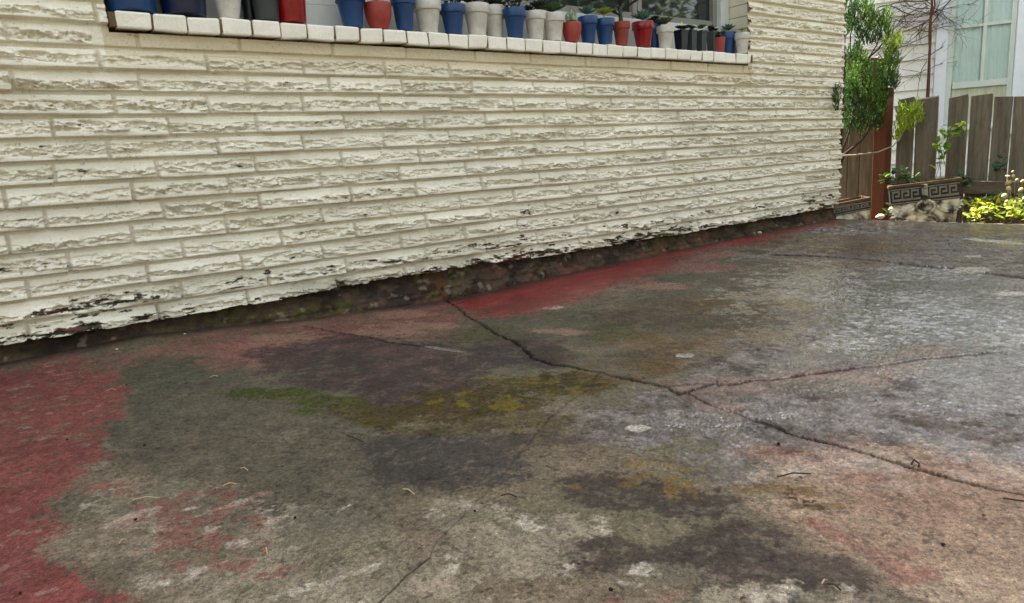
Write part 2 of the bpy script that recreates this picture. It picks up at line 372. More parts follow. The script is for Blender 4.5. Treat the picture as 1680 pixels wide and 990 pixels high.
for pts, wdt, dep in cr:
    P = crack_path(pts, .004+wdt*.5)
    for a, b in zip(P[:-1], P[1:]):
        lo = np.minimum(a, b)-.04; hi = np.maximum(a, b)+.04
        # candidate block on the polar grid
        ang = [math.atan2(q[1], q[0]) for q in ((lo[0], lo[1]), (hi[0], hi[1]), (lo[0], hi[1]), (hi[0], lo[1]))]
        ra = [math.hypot(q[0], q[1]) for q in ((lo[0], lo[1]), (hi[0], hi[1]), (lo[0], hi[1]), (hi[0], lo[1]))]
        j0 = max(0, np.searchsorted(th, min(ang))-1); j1 = np.searchsorted(th, max(ang))+1
        i0 = max(0, np.searchsorted(rr, min(ra)-.01)-1); i1 = np.searchsorted(rr, max(ra)+.01)+1
        x = X[i0:i1, j0:j1]; y = Y[i0:i1, j0:j1]
        if x.size == 0: continue
        e = b-a; t = np.clip(((x-a[0])*e[0]+(y-a[1])*e[1])/(e@e+1e-12), 0, 1)
        dd = np.hypot(x-a[0]-t*e[0], y-a[1]-t*e[1])
        ww = wdt*np.clip(.8+2.6*(fine[i0:i1, j0:j1]-.5)+3.2*(vfine[i0:i1, j0:j1]-.5), .25, 2.)
        mid = (a+b)/2; rad_ = mid/np.linalg.norm(mid); nn_ = np.array([-e[1], e[0]])/(np.linalg.norm(e)+1e-9); ral = abs(float(rad_ @ nn_))
        # a crack never falls between the vertices of the mesh
        rl = RR[i0:i1, j0:j1]; cell = np.maximum(.0009*rl, .0012*rl*rl*ral)
        m_ = 1-sm(.45, .85, dd/np.maximum(ww, cell*1.35))
        crk[i0:i1, j0:j1] = np.maximum(crk[i0:i1, j0:j1], m_*dep)
        crw[i0:i1, j0:j1] = np.maximum(crw[i0:i1, j0:j1], (1-sm(.4, 3., dd/np.maximum(ww, cell)))*dep)
C = C*(1-.25*crw[..., None]) + np.array(srgb(30, 24, 20))*.25*crw[..., None]
C = C*(1-.97*crk[..., None]) + np.array(srgb(14, 11, 9))*.97*crk[..., None]
Zd = Z + .006*(big-.5) + .0016*(med-.5) + (.0005+.0008*agg)*(fine-.5)*2 + (.0006+.0014*agg)*(vfine-.5)*2
Zd += .003*(mg+mo+mo2)*(fine2) + .0012*np.maximum(red, bright)*0
Zd -= .014*crk**2
wet = np.clip(.12+.45*agg*sm(.35, .6, med2)+.9*blobs([(1450, 500, 210, 80), (1620, 560, 160, 80), (1640, 402, 90, 7, .5), (1350, 600, 100, 40, .6), (1650, 640, 120, 50, .8), (1460, 372, 100, 5, .8), (1160, 690, 120, 20, .5)], .7), 0, 1)
wet *= (.62+.38*sm(-.9, .9, G2+.5*G1)); wet = np.maximum(wet, .45*bright); wet = wet*(1-.9*np.maximum(mo, mg))*(1-crk)*(1-.8*sm(.2, .8, crw))
# beyond the slab the sheet drops to the soil
out = sm(0, .03, X-(EDGE+.03*w1*2)+.0*Y)
Zd = Zd - .2*out
keep = (X[:-1, :-1] < 4.8) & (Y[:-1, :-1] < 2.62) & (X[:-1, :-1] > -4) & (Y[:-1, :-1] > -4)
slab_m = bpy.data.materials.new('weathered_slab'); slab_m.use_nodes = True
nt = slab_m.node_tree; N = nt.nodes; L = nt.links; b = N['Principled BSDF']
a = N.new('ShaderNodeAttribute'); a.attribute_name = 'col'; w = N.new('ShaderNodeAttribute'); w.attribute_name = 'wet'
tc = N.new('ShaderNodeTexCoord')
def noise_node(sc, det=4, ro=.6):
    n_ = N.new('ShaderNodeTexNoise'); n_.inputs['Scale'].default_value = sc; n_.inputs['Detail'].default_value = det; n_.inputs['Roughness'].default_value = ro
    L.new(tc.outputs['Object'], n_.inputs[0]); return n_.outputs[0]
g1 = noise_node(420, 3); mr = N.new('ShaderNodeMapRange'); mr.inputs[1].default_value = .34; mr.inputs[2].default_value = .66; mr.inputs[3].default_value = .72; mr.inputs[4].default_value = 1.30
L.new(g1, mr.inputs[0]); vm = N.new('ShaderNodeVectorMath'); vm.operation = 'SCALE'; L.new(a.outputs['Color'], vm.inputs[0]); L.new(mr.outputs[0], vm.inputs['Scale'])
def ramp(sock, a_, b_, lo_, hi_):
    q_ = N.new('ShaderNodeMapRange'); q_.inputs[1].default_value = a_; q_.inputs[2].default_value = b_; q_.inputs[3].default_value = lo_; q_.inputs[4].default_value = hi_; L.new(sock, q_.inputs[0]); return q_.outputs[0]
cur_ = vm.outputs[0]
for (sc_, a_, b_, lo_, hi_) in ((640, .60, .66, 1, .42), (330, .64, .68, 1, .5), (480, .66, .70, 1, 1.75), (150, .66, .69, 1, .6), (210, .70, .72, 1, 1.8)):
    v_ = N.new('ShaderNodeVectorMath'); v_.operation = 'SCALE'; L.new(cur_, v_.inputs[0]); L.new(ramp(noise_node(sc_, 2, .5), a_, b_, lo_, hi_), v_.inputs['Scale']); cur_ = v_.outputs[0]
L.new(cur_, b.inputs['Base Color'])
cw_ = N.new('ShaderNodeMath'); cw_.operation = 'MULTIPLY'; cw_.inputs[1].default_value = 1.2; L.new(w.outputs['Fac'], cw_.inputs[0]); L.new(cw_.outputs[0], b.inputs['Coat Weight']); b.inputs['Coat Roughness'].default_value = .22
r2 = N.new('ShaderNodeMapRange'); r2.inputs[3].default_value = .9; r2.inputs[4].default_value = .20; L.new(w.outputs['Fac'], r2.inputs[0]); L.new(r2.outputs[0], b.inputs['Roughness'])
b.inputs['Specular IOR Level'].default_value = .32
sp_ = N.new('ShaderNodeMapRange'); sp_.inputs[3].default_value = .22; sp_.inputs[4].default_value = .9; L.new(w.outputs['Fac'], sp_.inputs[0]); L.new(sp_.outputs[0], b.inputs['Specular IOR Level'])
bp = N.new('ShaderNodeBump'); bp.inputs['Strength'].default_value = .3; bp.inputs['Distance'].default_value = .0015; L.new(noise_node(260, 6, .7), bp.inputs['Height']); L.new(bp.outputs[0], b.inputs['Normal'])
pt = grid_mesh('patio', np.stack([X, Y, Zd], -1), slab_m, attrs={'col': np.clip(C, .004, .9), 'wet': wet}, keep=keep)
tag(pt, kind='structure')
del X, Y, Z, U, V, DZ, C, TH, RR, w1, w2, wf1, wf2, med, fine, vfine

# ------------------------------------------------------------ the brick house
house = empty('house', (2, D, GZ)); HL = Vector(house.location)
tag(house, 'cream painted split-face brick house with a potted-plant window sill beside the patio', 'house')
def P_(o):                                          # part built in world coordinates under an empty
    o.matrix_parent_inverse = Matrix.Translation(-HL); return o
CH = .0647; BL = .305; ZB = -.433                   # course height, brick length, lowest course bottom
xs = [-4.0]
while xs[-1] < XC:
    x = xs[-1]; xs.append(x + (.05 if x < -.25 else .0027+.0017*max(0, x)/4.59))
xs[-1] = XC; xs = np.array(xs)
nz = int((.98-ZB)/.00216); zs = np.concatenate([ZB+np.arange(nz)*.00216, np.arange(ZB+nz*.00216, 2.35, .02)])
WX, WZ = np.meshgrid(xs, zs)
kk = np.floor((WZ-ZB)/CH + .05*(fbm(WX*1.2, WZ*0+3, 60, 2)-.5)); vv = (WZ-ZB)/CH + .05*(fbm(WX*1.2, WZ*0+3, 60, 2)-.5) - kk
stag = np.where(kk % 2 == 0, .055, .19) + (h2(kk, kk*0, 61)-.5)*.07
bx = (WX-stag)/BL; bi = np.floor(bx + (h2(np.floor(bx), kk, 62)-.5)*.0); bf = bx-bi
jl = (h2(bi, kk, 62)-.5)*.16; jr = (h2(bi+1, kk, 62)-.5)*.16
el = (bf-jl)*BL; er = (1+jr-bf)*BL                  # distance to left and right brick ends
el2 = np.where(el < 0, -el, el); er2 = np.where(er < 0, -er, er)
ed = np.minimum(np.abs(el), np.abs(er)) + .0016*(fbm(WX*70, WZ*70, 63, 3)-.5)*2
bi = np.where(el < 0, bi-1, np.where(er < 0, bi+1, bi))
hb = h2(bi, kk, 64); hb2 = h2(bi, kk, 65); hb3 = h2(bi, kk, 66)
v = vv + .03*(fbm(WX*9, kk*3.7, 67, 3)-.5)
sa = kk*5.3+bi*3.1
# split face: layered flakes, stretched along the brick
n1 = fbm(WX*17+sa, WZ*58+WX*6, 68, 5, .62); n2 = fbm(WX*60+sa, WZ*130, 69, 4, .6)
wv = v + .22*(fbm(WX*8+sa, WZ*8, 71, 4)-.5) + .10*(n2-.5)
tt = n1*6.5+n2*1.2+wv*2.0; ter = np.floor(tt)+sm(.0, .25, tt-np.floor(tt))
v = v + (hb3-.5)*.07 + (bf-.5)*(hb2-.5)*.09
top = .84+.04*(hb2-.5); rb = .61+.24*(hb3-.5); rt = .17+.12*(hb-.5)
rough = sm(rt-.02, rt+.05, wv)*(1-sm(rb-.05, rb+.03, wv))
face = .0215 - .0150*sm(.06, .90, v)
bulge = fbm(WX*10+sa, WZ*26, 70, 3)-.5
Yd = face + rough*(.55+.8*h2(bi, kk, 88))*((ter-4.6)*.0085 - .003 + (n2-.5)*.012 + bulge*.026) + .0022*sm(rb-.03, rb+.0, wv)
Yd += (hb-.5)*.010*(1-rough*.3)
smooth_row = (WZ > SILL_B-.07) & (WZ < SILL_B) & (WX > WX0-.05) & (WX < WX1)
Yd = np.where(smooth_row, .010+.0010*(n2-.5)+(hb-.5)*.003, Yd)
mask_v = sm(-.005, .035, v)*(1-sm(top-.02, top+.09, v))
mask_h = sm(.0030, .0062, ed-.0016*np.clip(WX, 0, 4.6)/4.6)
head_soft = .75+.25*hb2                              # some head joints are smeared over with paint
base = .0022*(fbm(WX*30, WZ*60, 73, 3)-.5)
Yd = base + Yd*mask_v*(1-(1-mask_h)*head_soft*.9)
Yd += .0012*(fbm(WX*90, WZ*140, 74, 3)-.5)*2
Yd += .010*(fbm(WX*.8, WZ*.8, 75, 2)-.5)
# lower courses: paint flakes and the wall bulges out ragged
zbot = ZB + .004 + .016*(fbm(xs*5, xs*0+2, 76, 4)-.35) + .009*(fbm(xs*30, xs*0+5, 77, 3)-.5) + np.interp(xs, [0, .5, 1.2, 1.5, 2, 3, 4.6], [.004, .0, .012, .008, .0, .0, .01])
low = 1-sm(ZB+.03, ZB+.16, WZ)
Yd += low*.010*(n1-.5)*2
PY = D - Yd
ZB2 = np.broadcast_to(zbot, WZ.shape)
under = WZ < ZB2
PZ = np.where(under, ZB2-.0*WZ, WZ); PYf = np.where(under, D+.045*sm(0, 1, 1.0), PY)
rows_under = under
# colour
cream = np.array(srgb(227, 220, 201)); Cw = np.ones(WX.shape+(3,))*cream
Cw *= (1+.09*(fbm(WX*2, WZ*6, 78, 4)-.5)[..., None]*2)
Cw *= (.985+.03*hb)[..., None]
dirtw = sm(.5, .72, fbm(WX*3, WZ*14, 79, 5))*.35
Cw = Cw*(1-dirtw[..., None]*.5) + np.array(srgb(168, 156, 120))*dirtw[..., None]*.5
# grime in joints and under flakes
jn = np.clip(1-mask_v*(.4+.6*mask_h), 0, 1)*(.35+.65*sm(.35, .65, fbm(WX*12, WZ*30, 80, 3)))
Cw = Cw*(1-.2*jn[..., None]) + np.array(srgb(140, 118, 86))*.2*jn[..., None]
hj = (1-mask_h)*mask_v
Cw = Cw*(1-.14*hj[..., None]) + np.array(srgb(132, 112, 84))*.14*hj[..., None]
# bare brick where paint has gone
hgt = (WZ-ZB)/CH
left = np.interp(WX, [0, 1.0, 2.0, 4.6], [1, .75, .55, .45])
lv = np.interp(hgt, [0, .8, 1.6, 2.4, 4, 6, 20], [.11, .085, .03, -.03, -.08, -.11, -.13]) - .06*(1-left)
pn = fbm(WX*22+3, WZ*95, 81, 5, .6)
peel = sm(.735-lv, .755-lv, pn*.75+.25*fbm(WX*4, WZ*10, 82, 3)*1.0+.08*(rough>.3)+.05)
peel = np.clip(peel, 0, 1)
peel2 = sm(.80, .81, fbm(WX*30, WZ*60, 83, 3))*sm(6.8, 6.0, hgt)*.0
bareC = np.where((fbm(WX*9, WZ*20, 84, 3) > .58)[..., None], np.array(srgb(92, 50, 36)), np.array(srgb(62, 52, 40)))
pk_ = np.clip(peel+peel2, 0, 1)[..., None]
Cw = Cw*(1-pk_)+bareC*pk_
Yw_extra = -.0015*np.clip(peel, 0, 1)
PYf = PYf - Yw_extra*(~under)
# green tinge, low down
gm = sm(.55, .7, fbm(WX*5, WZ*14, 85, 4))*(1-sm(0, .12, WZ-ZB))*.5
Cw = Cw*(1-gm[..., None])+np.array(srgb(96, 92, 52))*gm[..., None]
tan_sill_shade = ((WZ < SILL_B) & (WZ > SILL_B-.17) & (WX > WX0-.02) & (WX < WX1+.04))*sm(SILL_B-.17, SILL_B-.03, WZ + .04*(n1-.5))  # tan bricks under the sill, with the sill's shade painted in
Cw = Cw*(1-.5*tan_sill_shade[..., None])+np.array(srgb(184, 162, 118))*.5*tan_sill_shade[..., None]
Cw = np.where(under[..., None], np.array(srgb(50, 40, 32)), Cw)
speck = sm(.82, .85, fbm(WX*120, WZ*150, 86, 2))*.5
Cw = Cw*(1-speck[..., None])+np.array(srgb(92, 80, 60))*speck[..., None]
cx_ = .5*(xs[:-1]+xs[1:]); cz_ = .5*(zs[:-1]+zs[1:]); KX, KZ = np.meshgrid(cx_, cz_)
keep = ~((KX > WX0) & (KX < WX1) & (KZ > SILL_B-.012) & (KZ < 1.75))
# rows wholly below the ragged edge are dropped except the first
last = np.zeros(keep.shape, bool); un = under[:-1, :-1] & under[1:, 1:] & under[1:, :-1] & under[:-1, 1:]
keep &= ~un
brick_m = material('cream_painted_brick', rough=.62, spec=.35, attr='col', grain=.10, gscale=220, bump=.35, bscale=180, dist=.002)
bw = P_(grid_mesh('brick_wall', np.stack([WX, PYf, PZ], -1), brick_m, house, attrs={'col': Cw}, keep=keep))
del WX, WZ, Cw, n1, n2, tt, ter

# reveals, side wall, lintel side and roof, all plain painted brick
wall_m = material('cream_paint', srgb(204, 198, 174), .65, .35, .08, 6, .4, 60)
mb = MB()
def reveal(x0, x1, y0, y1, z0, z1, rows):            # stepped brick return of the opening
    h = (z1-z0)/rows
    for i in range(rows):
        mb.box(((x0+x1)/2, (y0+y1)/2, z0+h*(i+.5)-.002), (abs(x1-x0)/2+random.uniform(-.002, .002), abs(y1-y0)/2, h/2-.0012), jit=.0012)
reveal(WX1+.003, WX1+.10, D+.002, D+.17, SILL_B, 1.75, 20)
P_(mb.build('window_reveal', wall_m, house, bevel=.003)); mb = MB()
reveal(WX0-.10, WX0-.003, D+.002, D+.17, SILL_B, 1.75, 20)
P_(mb.build('window_reveal', wall_m, house, bevel=.003))
mb = MB()
for i in range(44): mb.box((XC-.055, D+.25+.0, ZB+CH*(i+.5)), (.045, .235, CH/2-.004), jit=.002)
mb.box((XC-.08, D+3.5, .93), (.06, 3.25, 1.42)); mb.box((-4, D+3.3, .93), (.1, 3.2, 1.42)); mb.box((.3, D+6.7, .93), (4.3, .1, 1.42))
P_(mb.build('side_wall', wall_m, house, bevel=.003))
roof_m = material('dark_shingles', srgb(70, 66, 62), .9, .3, .3, 5, .6, 50)
mb = MB(); a0 = (-4.4, D-.2, 2.32); z1 = 3.9
v_ = []
for x in (-4.4, XC+.12):
    v_ += [(x, D-.2, 2.32), (x, D-.2, 2.44), (x, D+3.4, z1+.12), (x, D+7.3, 2.44), (x, D+7.3, 2.32), (x, D+3.4, 2.33)]
mb.add(v_, [(0, 1, 7, 6), (1, 2, 8, 7), (2, 3, 9, 8), (3, 4, 10, 9), (4, 5, 11, 10), (5, 0, 6, 11), (5, 4, 3, 2), (5, 2, 1, 0), (6, 7, 8, 11), (11, 8, 9, 10)])
P_(mb.build('roof', roof_m, house))

# dirty footing under the bricks
fx = np.concatenate([np.arange(-4, -.25, .05), np.arange(-.25, XC, .004)]); fz = np.arange(-.62, ZB+.035, .0035)
FX, FZ = np.meshgrid(fx, fz)
lump = fbm(FX*14, FZ*22, 90, 5, .6); lump2 = fbm(FX*50, FZ*60, 91, 3)
course = np.floor((FZ-ZB)/.066); jx = np.abs(((FX/.21+course*.5) % 1)-.5)*.21
jm = np.maximum(1-sm(0, .010, .105-jx), 1-sm(0, .010, np.abs((FZ-ZB)/.066-np.round((FZ-ZB)/.066))*.066))
slope = sm(ZB+.01, ZB-.10, FZ)                       # bank of silt and chips leaning out at the foot
FY = D+.026 - slope*.040 - .030*(lump-.5) - .010*(lump2-.5) + .005*jm
Cf = np.ones(FX.shape+(3,))*np.array(srgb(70, 56, 46))
def layf(c, w):
    global Cf
    Cf = Cf*(1-w[..., None])+np.array(srgb(*c))*w[..., None]
layf((88, 54, 42), .6*sm(.58, .68, fbm(FX*5, FZ*9, 92, 3)))
layf((40, 33, 28), .85*sm(.45, .6, fbm(FX*11, FZ*22, 93, 4)))
layf((66, 62, 30), .8*sm(.5, .6, fbm(FX*4+8, FZ*10, 94, 4))*sm(.4, .55, lump2)*np.interp(FX, [.3, .7, 2.6, 3.2], [.3, 1, 1, .3]))
layf((132, 120, 104), 0.4*sm(.72, .78, fbm(FX*26, FZ*40, 95, 3)))
layf((84, 26, 24), .5*np.exp(-((FX-1.47)/.03)**2)*sm(.4, .6, lump2))
Cf *= (.7+1.1*lump2)[..., None]
foot_m = material('dirty_footing', rough=.92, spec=.25, attr='col', bump=.8, bscale=120, dist=.004, grain=.3, gscale=200)
P_(grid_mesh('footing', np.stack([FX, FY, FZ], -1), foot_m, house, attrs={'col': Cf}))

# sill of rowlock bricks
white_brick = material('white_painted_brick', srgb(236, 230, 216), .6, .35, .07, 20, .5, 90, grain=.08, gscale=260)
mortar = material('dirty_mortar', srgb(104, 84, 62), .9, .2, .3, 30, .6, 120)
jo = [207, 252, 308, 355, 405, 455, 501, 548]
SF = D-.042                                          # front plane of the sill
mb = MB(); mm = MB(); x = WX0-.012; i = 0
sx = [onwall(p, 50, SF)[0] for p in jo]
pitch = (sx[-1]-sx[1])/6
rotS = Matrix.Rotation(math.radians(4), 3, 'X')
x = onwall(191, 45, SF)[0]
mm.box(((x+WX1)/2-.006, D+.045, (SILL_T+SILL_B)/2-.004), ((WX1-x)/2+.008, .082, .020))
while x < WX1-.04:
    w_ = pitch*random.uniform(.93, 1.06); w_ = min(w_, WX1-.02-x)
    if w_ < .03: break
    n0 = len(mb.v)
    # rounded, slightly uneven brick: three by two by two lattice
    c = (x+w_/2, SF+.085+random.uniform(-.003, .003), (SILL_T+SILL_B)/2+random.uniform(-.0018, .0018))
    mb.box(c, (w_/2-.0020, .085, (SILL_T-SILL_B)/2), rotS @ Matrix.Rotation(math.radians(random.uniform(-1.5, 1.5)), 3, 'Y'), jit=.0026)
    x += w_; i += 1
sill_o = P_(mb.build('window_sill', white_brick, house, bevel=.006))
dm = P_(mm.build('sill_mortar', mortar, house))

# window
wf_m = material('window_frame_paint', srgb(190, 192, 186), .5, .4, .06, 12, .15, 60)
glass_m = bpy.data.materials.new('window_glass'); glass_m.use_nodes = True
b = glass_m.node_tree.nodes['Principled BSDF']; b.inputs['Base Color'].default_value = (.02, .025, .025, 1); b.inputs['Roughness'].default_value = .03; b.inputs['Specular IOR Level'].default_value = .5; b.inputs['IOR'].default_value = 1.55
win = P_(MB().box((0, 0, -5), (.001, .001, .001)).build('window', wf_m, house)) if False else None
WY = D+.15; x0, x1, z0, z1 = WX0, WX1, .625, 1.74
mb = MB()
for (xa, xb) in ((x0, x0+.05), (x1-.075, x1)): mb.box(((xa+xb)/2, WY, (z0+z1)/2), ((xb-xa)/2, .035, (z1-z0)/2))
for (za, zb) in ((z0-.02, z0+.045), (z1-.05, z1)): mb.box(((x0+x1)/2, WY-.003, (za+zb)/2), ((x1-x0)/2, .04, (zb-za)/2))
mb.box(((x0+x1)/2, WY-.012, (z0-.03+SILL_T)/2), ((x1-x0)/2, .03, (z0-.03-SILL_T)/2+.012))
xm = onwall(1044, 15, WY)[0]
wfr = P_(mb.build('window', wf_m, house, bevel=.003))
grey_m = material('grey_sash', srgb(120, 118, 108), .6, .4, .1, 12)
pane_edges = [x0+.05, 1.15, 1.9, xm, x1-.075]
for i in range(4):
    xa, xb = pane_edges[i], pane_edges[i+1]
    mb = MB()
    for xc in (xa+.018, xb-.018): mb.box((xc, WY+.012, (z0+z1)/2), (.016, .02, (z1-z0)/2-.052))
    for zc in (z0+.066, z1-.07): mb.box(((xa+xb)/2, WY+.014, zc), ((xb-xa)/2-.035, .018, .018))
    mb.build('sash', grey_m, wfr, bevel=.002)
    (MB().box(((xa+xb)/2, WY+.02, (z0+z1)/2), ((xb-xa)/2-.03, .003, (z1-z0)/2-.08)).build('pane', glass_m, wfr))

# ------------------------------------------------------------ pots on the sill
def gloss(name, c, r=.38): return material(name, srgb(*c), r, .5, .22, 26, .25, 90, grain=.05, gscale=200, dist=.001)
PM = {'blue': gloss('blue_glazed', (14, 58, 104)), 'navy': gloss('navy_glazed', (8, 24, 58), .3), 'black': gloss('black_plastic', (12, 15, 26), .4), 'grey': gloss('dark_grey_plastic', (44, 49, 49), .5),
      'white': gloss('white_painted', (192, 187, 176), .5), 'red': gloss('red_glazed', (128, 8, 16), .25), 'coral': gloss('coral_painted', (146, 50, 40), .5), 'terra': gloss('terracotta', (132, 56, 36), .7)}
potsoil = material('potting_soil', srgb(48, 38, 30), .95, .2, .3, 60, 1, 150)
SM = {'dark': material('dark_succulent', srgb(44, 52, 42), .5, .4, .3, 60), 'green': material('green_succulent', srgb(72, 96, 62), .5, .4, .25, 60, trans=.15),
      'pale': material('pale_cactus', srgb(142, 158, 128), .6, .3, .2, 80), 'lime': material('lime_leaf', srgb(150, 160, 70), .5, .4, .25, 60, trans=.3), 'teal': material('blue_green_succulent', srgb(78, 112, 100), .5, .4, .2, 60)}
def rosette(mb, c, r, n=14, up=.6, ratio=.45):
    for i in range(n):
        a = i*2.4; t = i/n; e = .2+1.1*t*up
        d = Vector((math.cos(a)*math.cos(e), math.sin(a)*math.cos(e), math.sin(e)))
        mb.leaf(Vector(c), d, (0, 0, 1), r*(1-.45*t), r*ratio, fold=.25, curl=-.15)
def plant_part(root, kind, R, h):
    mb = MB(); mat = SM['dark']
    if kind == 'rosette': mat = SM[random.choice(['dark', 'dark', 'green'])]; rosette(mb, (0, 0, h), R*1.1, 16)
    elif kind == 'dark': mat = SM['dark']; [rosette(mb, (random.uniform(-.5, .5)*R, random.uniform(-.5, .5)*R, h+random.uniform(-.008, .012)), R*.6, 12) for _ in range(7)]
    elif kind == 'bushy':
        mat = SM['dark']
        for _ in range(26):
            p = Vector((random.gauss(0, .5)*R, random.gauss(0, .5)*R, h+random.uniform(.0, .035)))
            mb.tube([(p.x*.4, p.y*.4, h-.004), p], .0012, 4); rosette(mb, p, .020, 8)
    elif kind == 'cactus':
        mat = SM['pale']
        for (dx, dy, hh, r) in ((0, 0, .055, .017), (.018, .008, .036, .012), (-.018, -.004, .040, .012), (.004, -.02, .030, .011), (-.012, .018, .034, .011)):
            prof = [(r*math.sin(math.pi*(.25+.75*t))*(1-.35*t)+.0003, hh*t) for t in np.linspace(0, 1, 9)]
            mb.lathe(prof, (dx, dy, h-.004), 12)
            for k in range(60):
                a = random.random()*6.28; t = random.random()
                rr_ = r*math.sin(math.pi*(.25+.75*t))*(1-.35*t); mb.leaf((dx+rr_*math.cos(a), dy+rr_*math.sin(a), h+hh*t), (math.cos(a), math.sin(a), .9), (0, 0, 1), .006, .003)
    elif kind == 'lime': mat = SM['lime']; rosette(mb, (0, 0, h+.012), R*.85, 10, .5, .7); rosette(mb, (.015, .01, h+.02), R*.5, 8, .9, .7); mb.tube([(0, 0, h-.01), (0, 0, h+.014)], .003, 6)
    elif kind == 'teal': mat = SM['teal']; rosette(mb, (0, 0, h), R*1.0, 18, 1.0, .4)
    elif kind == 'tall':
        mat = SM['dark']
        mb.tube([(0, 0, h-.01), (.004, 0, h+.06), (-.002, .004, h+.16)], [.011, .008, .006], 8)
        for i in range(11):
            a = i*2.4+.6; z = h+.015+.014*i; e = random.uniform(.25, .7)
            mb.leaf((0, 0, z), (math.cos(a)*math.cos(e), math.sin(a)*math.cos(e), math.sin(e)), (0, 0, 1), random.uniform(.10, .15), .036, fold=.2, curl=.12)
    elif kind == 'sprout': mat = SM['lime']; mb.tube([(0, 0, h), (0, 0, h+.022)], [.004, .003], 8); rosette(mb, (0, 0, h+.004), .03, 6, .1)
    o = mb.build('plant', mat, root, smooth=(kind in ('cactus',)))
    return o
POTS = [  # left, right, top, bottom (photo px), colour, style, row, plant, label
 (173, 248, -70, 17, 'blue', 'cyl', 0, 'rosette', 'big blue pot at the left end of the window sill'),
 (262, 332, -60, 21, 'navy', 'cyl', 0, 'rosette', 'navy pot second from the left end of the sill'),
 (347, 395, -50, 26, 'white', 'round', 0, 'dark', 'white rounded pot between the navy pot and the black pot'),
 (392, 420, -42, 28, 'black', 'plain', 1, 'dark', 'black plastic pot squeezed between the white rounded pot and the dark grey pot'),
 (414, 454, -45, 30, 'grey', 'cyl', 0, 'rosette', 'dark grey plastic pot directly left of the dark red pot'),
 (451, 499, -38, 34, 'red', 'cyl', 0, 'rosette', 'glossy dark red pot standing alone left of the bare stretch of sill'),
 (552, 601, -12, 41, 'blue', 'rim', 0, 'bushy', 'blue pot directly left of the rounded coral pot'),
 (598, 643, 6, 46, 'coral', 'round', 0, 'rosette', 'rounded coral pot without a rim between two tall blue pots'),
 (642, 682, -9, 50, 'blue', 'rim', 0, 'bushy', 'blue pot directly right of the rounded coral pot'),
 (679, 725, 3, 55, 'white', 'rim', 0, 'dark', 'white pot between two blue pots, the leftmost rimmed white one'),
 (722, 764, 9, 57, 'blue', 'rim', 0, 'bushy', 'blue pot directly left of the pair of touching white pots'),
 (760, 803, 8, 59, 'white', 'rim', 0, 'dark', 'front white pot of the touching white pair, with a white plant tag'),
 (792, 829, 11, 61, 'white', 'rim', 1, 'dark', 'white pot half hidden behind the right side of another white pot'),
 (826, 863, 15, 64, 'blue', 'rim', 0, 'bushy', 'blue pot with leafy dark plant just right of the white pair'),
 (860, 896, 20, 67, 'white', 'rim', 0, 'dark', 'white pot with dark succulents directly right of a leafy blue pot'),
 (889, 927, 24, 70, 'white', 'rim', 0, 'rosette', 'white pot directly left of the coral pot with the pale cactus'),
 (922, 954, 38, 71, 'coral', 'round', 0, 'cactus', 'coral pot holding a pale woolly cactus'),
 (949, 981, 28, 73, 'blue', 'rim', 0, 'teal', 'blue pot directly right of the cactus pot'),
 (976, 1009, 32, 75, 'blue', 'rim', 0, 'lime', 'blue pot with a yellow green succulent left of the terracotta pot'),
 (1005, 1034, 37, 76, 'terra', 'rim', 0, 'tall', 'terracotta pot holding the tall plant with long dark leaves'),
 (1037, 1073, 37, 79, 'red', 'rim', 0, 'teal', 'bright red rimmed pot near the middle of the window'),
 (1060, 1085, 40, 80, 'blue', 'rim', 1, 'dark', 'blue pot half hidden behind the bright red rimmed pot'),
 (1077, 1105, 44, 82, 'white', 'rim', 0, 'rosette', 'white pot between the bright red pot and the black pot with a yellow tag'),
 (1107, 1128, 50, 83, 'black', 'square', 0, 'dark', 'small black square pot with a yellow plant tag'),
 (1126, 1143, 50, 84, 'grey', 'square', 0, 'dark', 'small grey plastic pot touching the black pot with the yellow tag'),
 (1142, 1159, 51, 85, 'grey', 'square', 0, 'rosette', 'middle one of three small grey plastic pots'),
 (1160, 1178, 52, 86, 'grey', 'square', 1, 'dark', 'small grey plastic pot behind the tiny coral pot'),
 (1173, 1190, 62, 88, 'coral', 'plain', 0, 'dark', 'tiny coral pot leaning against the last blue pot'),
 (1182, 1207, 54, 88, 'blue', 'rim', 1, 'teal', 'last blue pot near the right end of the sill'),
 (1205, 1230, 55, 90, 'white', 'rim', 0, 'sprout', 'white pot with a small green sprout at the right end of the sill'),
]
tagm = {'yellow': material('yellow_tag', srgb(228, 206, 60), .5), 'white': material('white_tag', srgb(225, 225, 220), .5)}
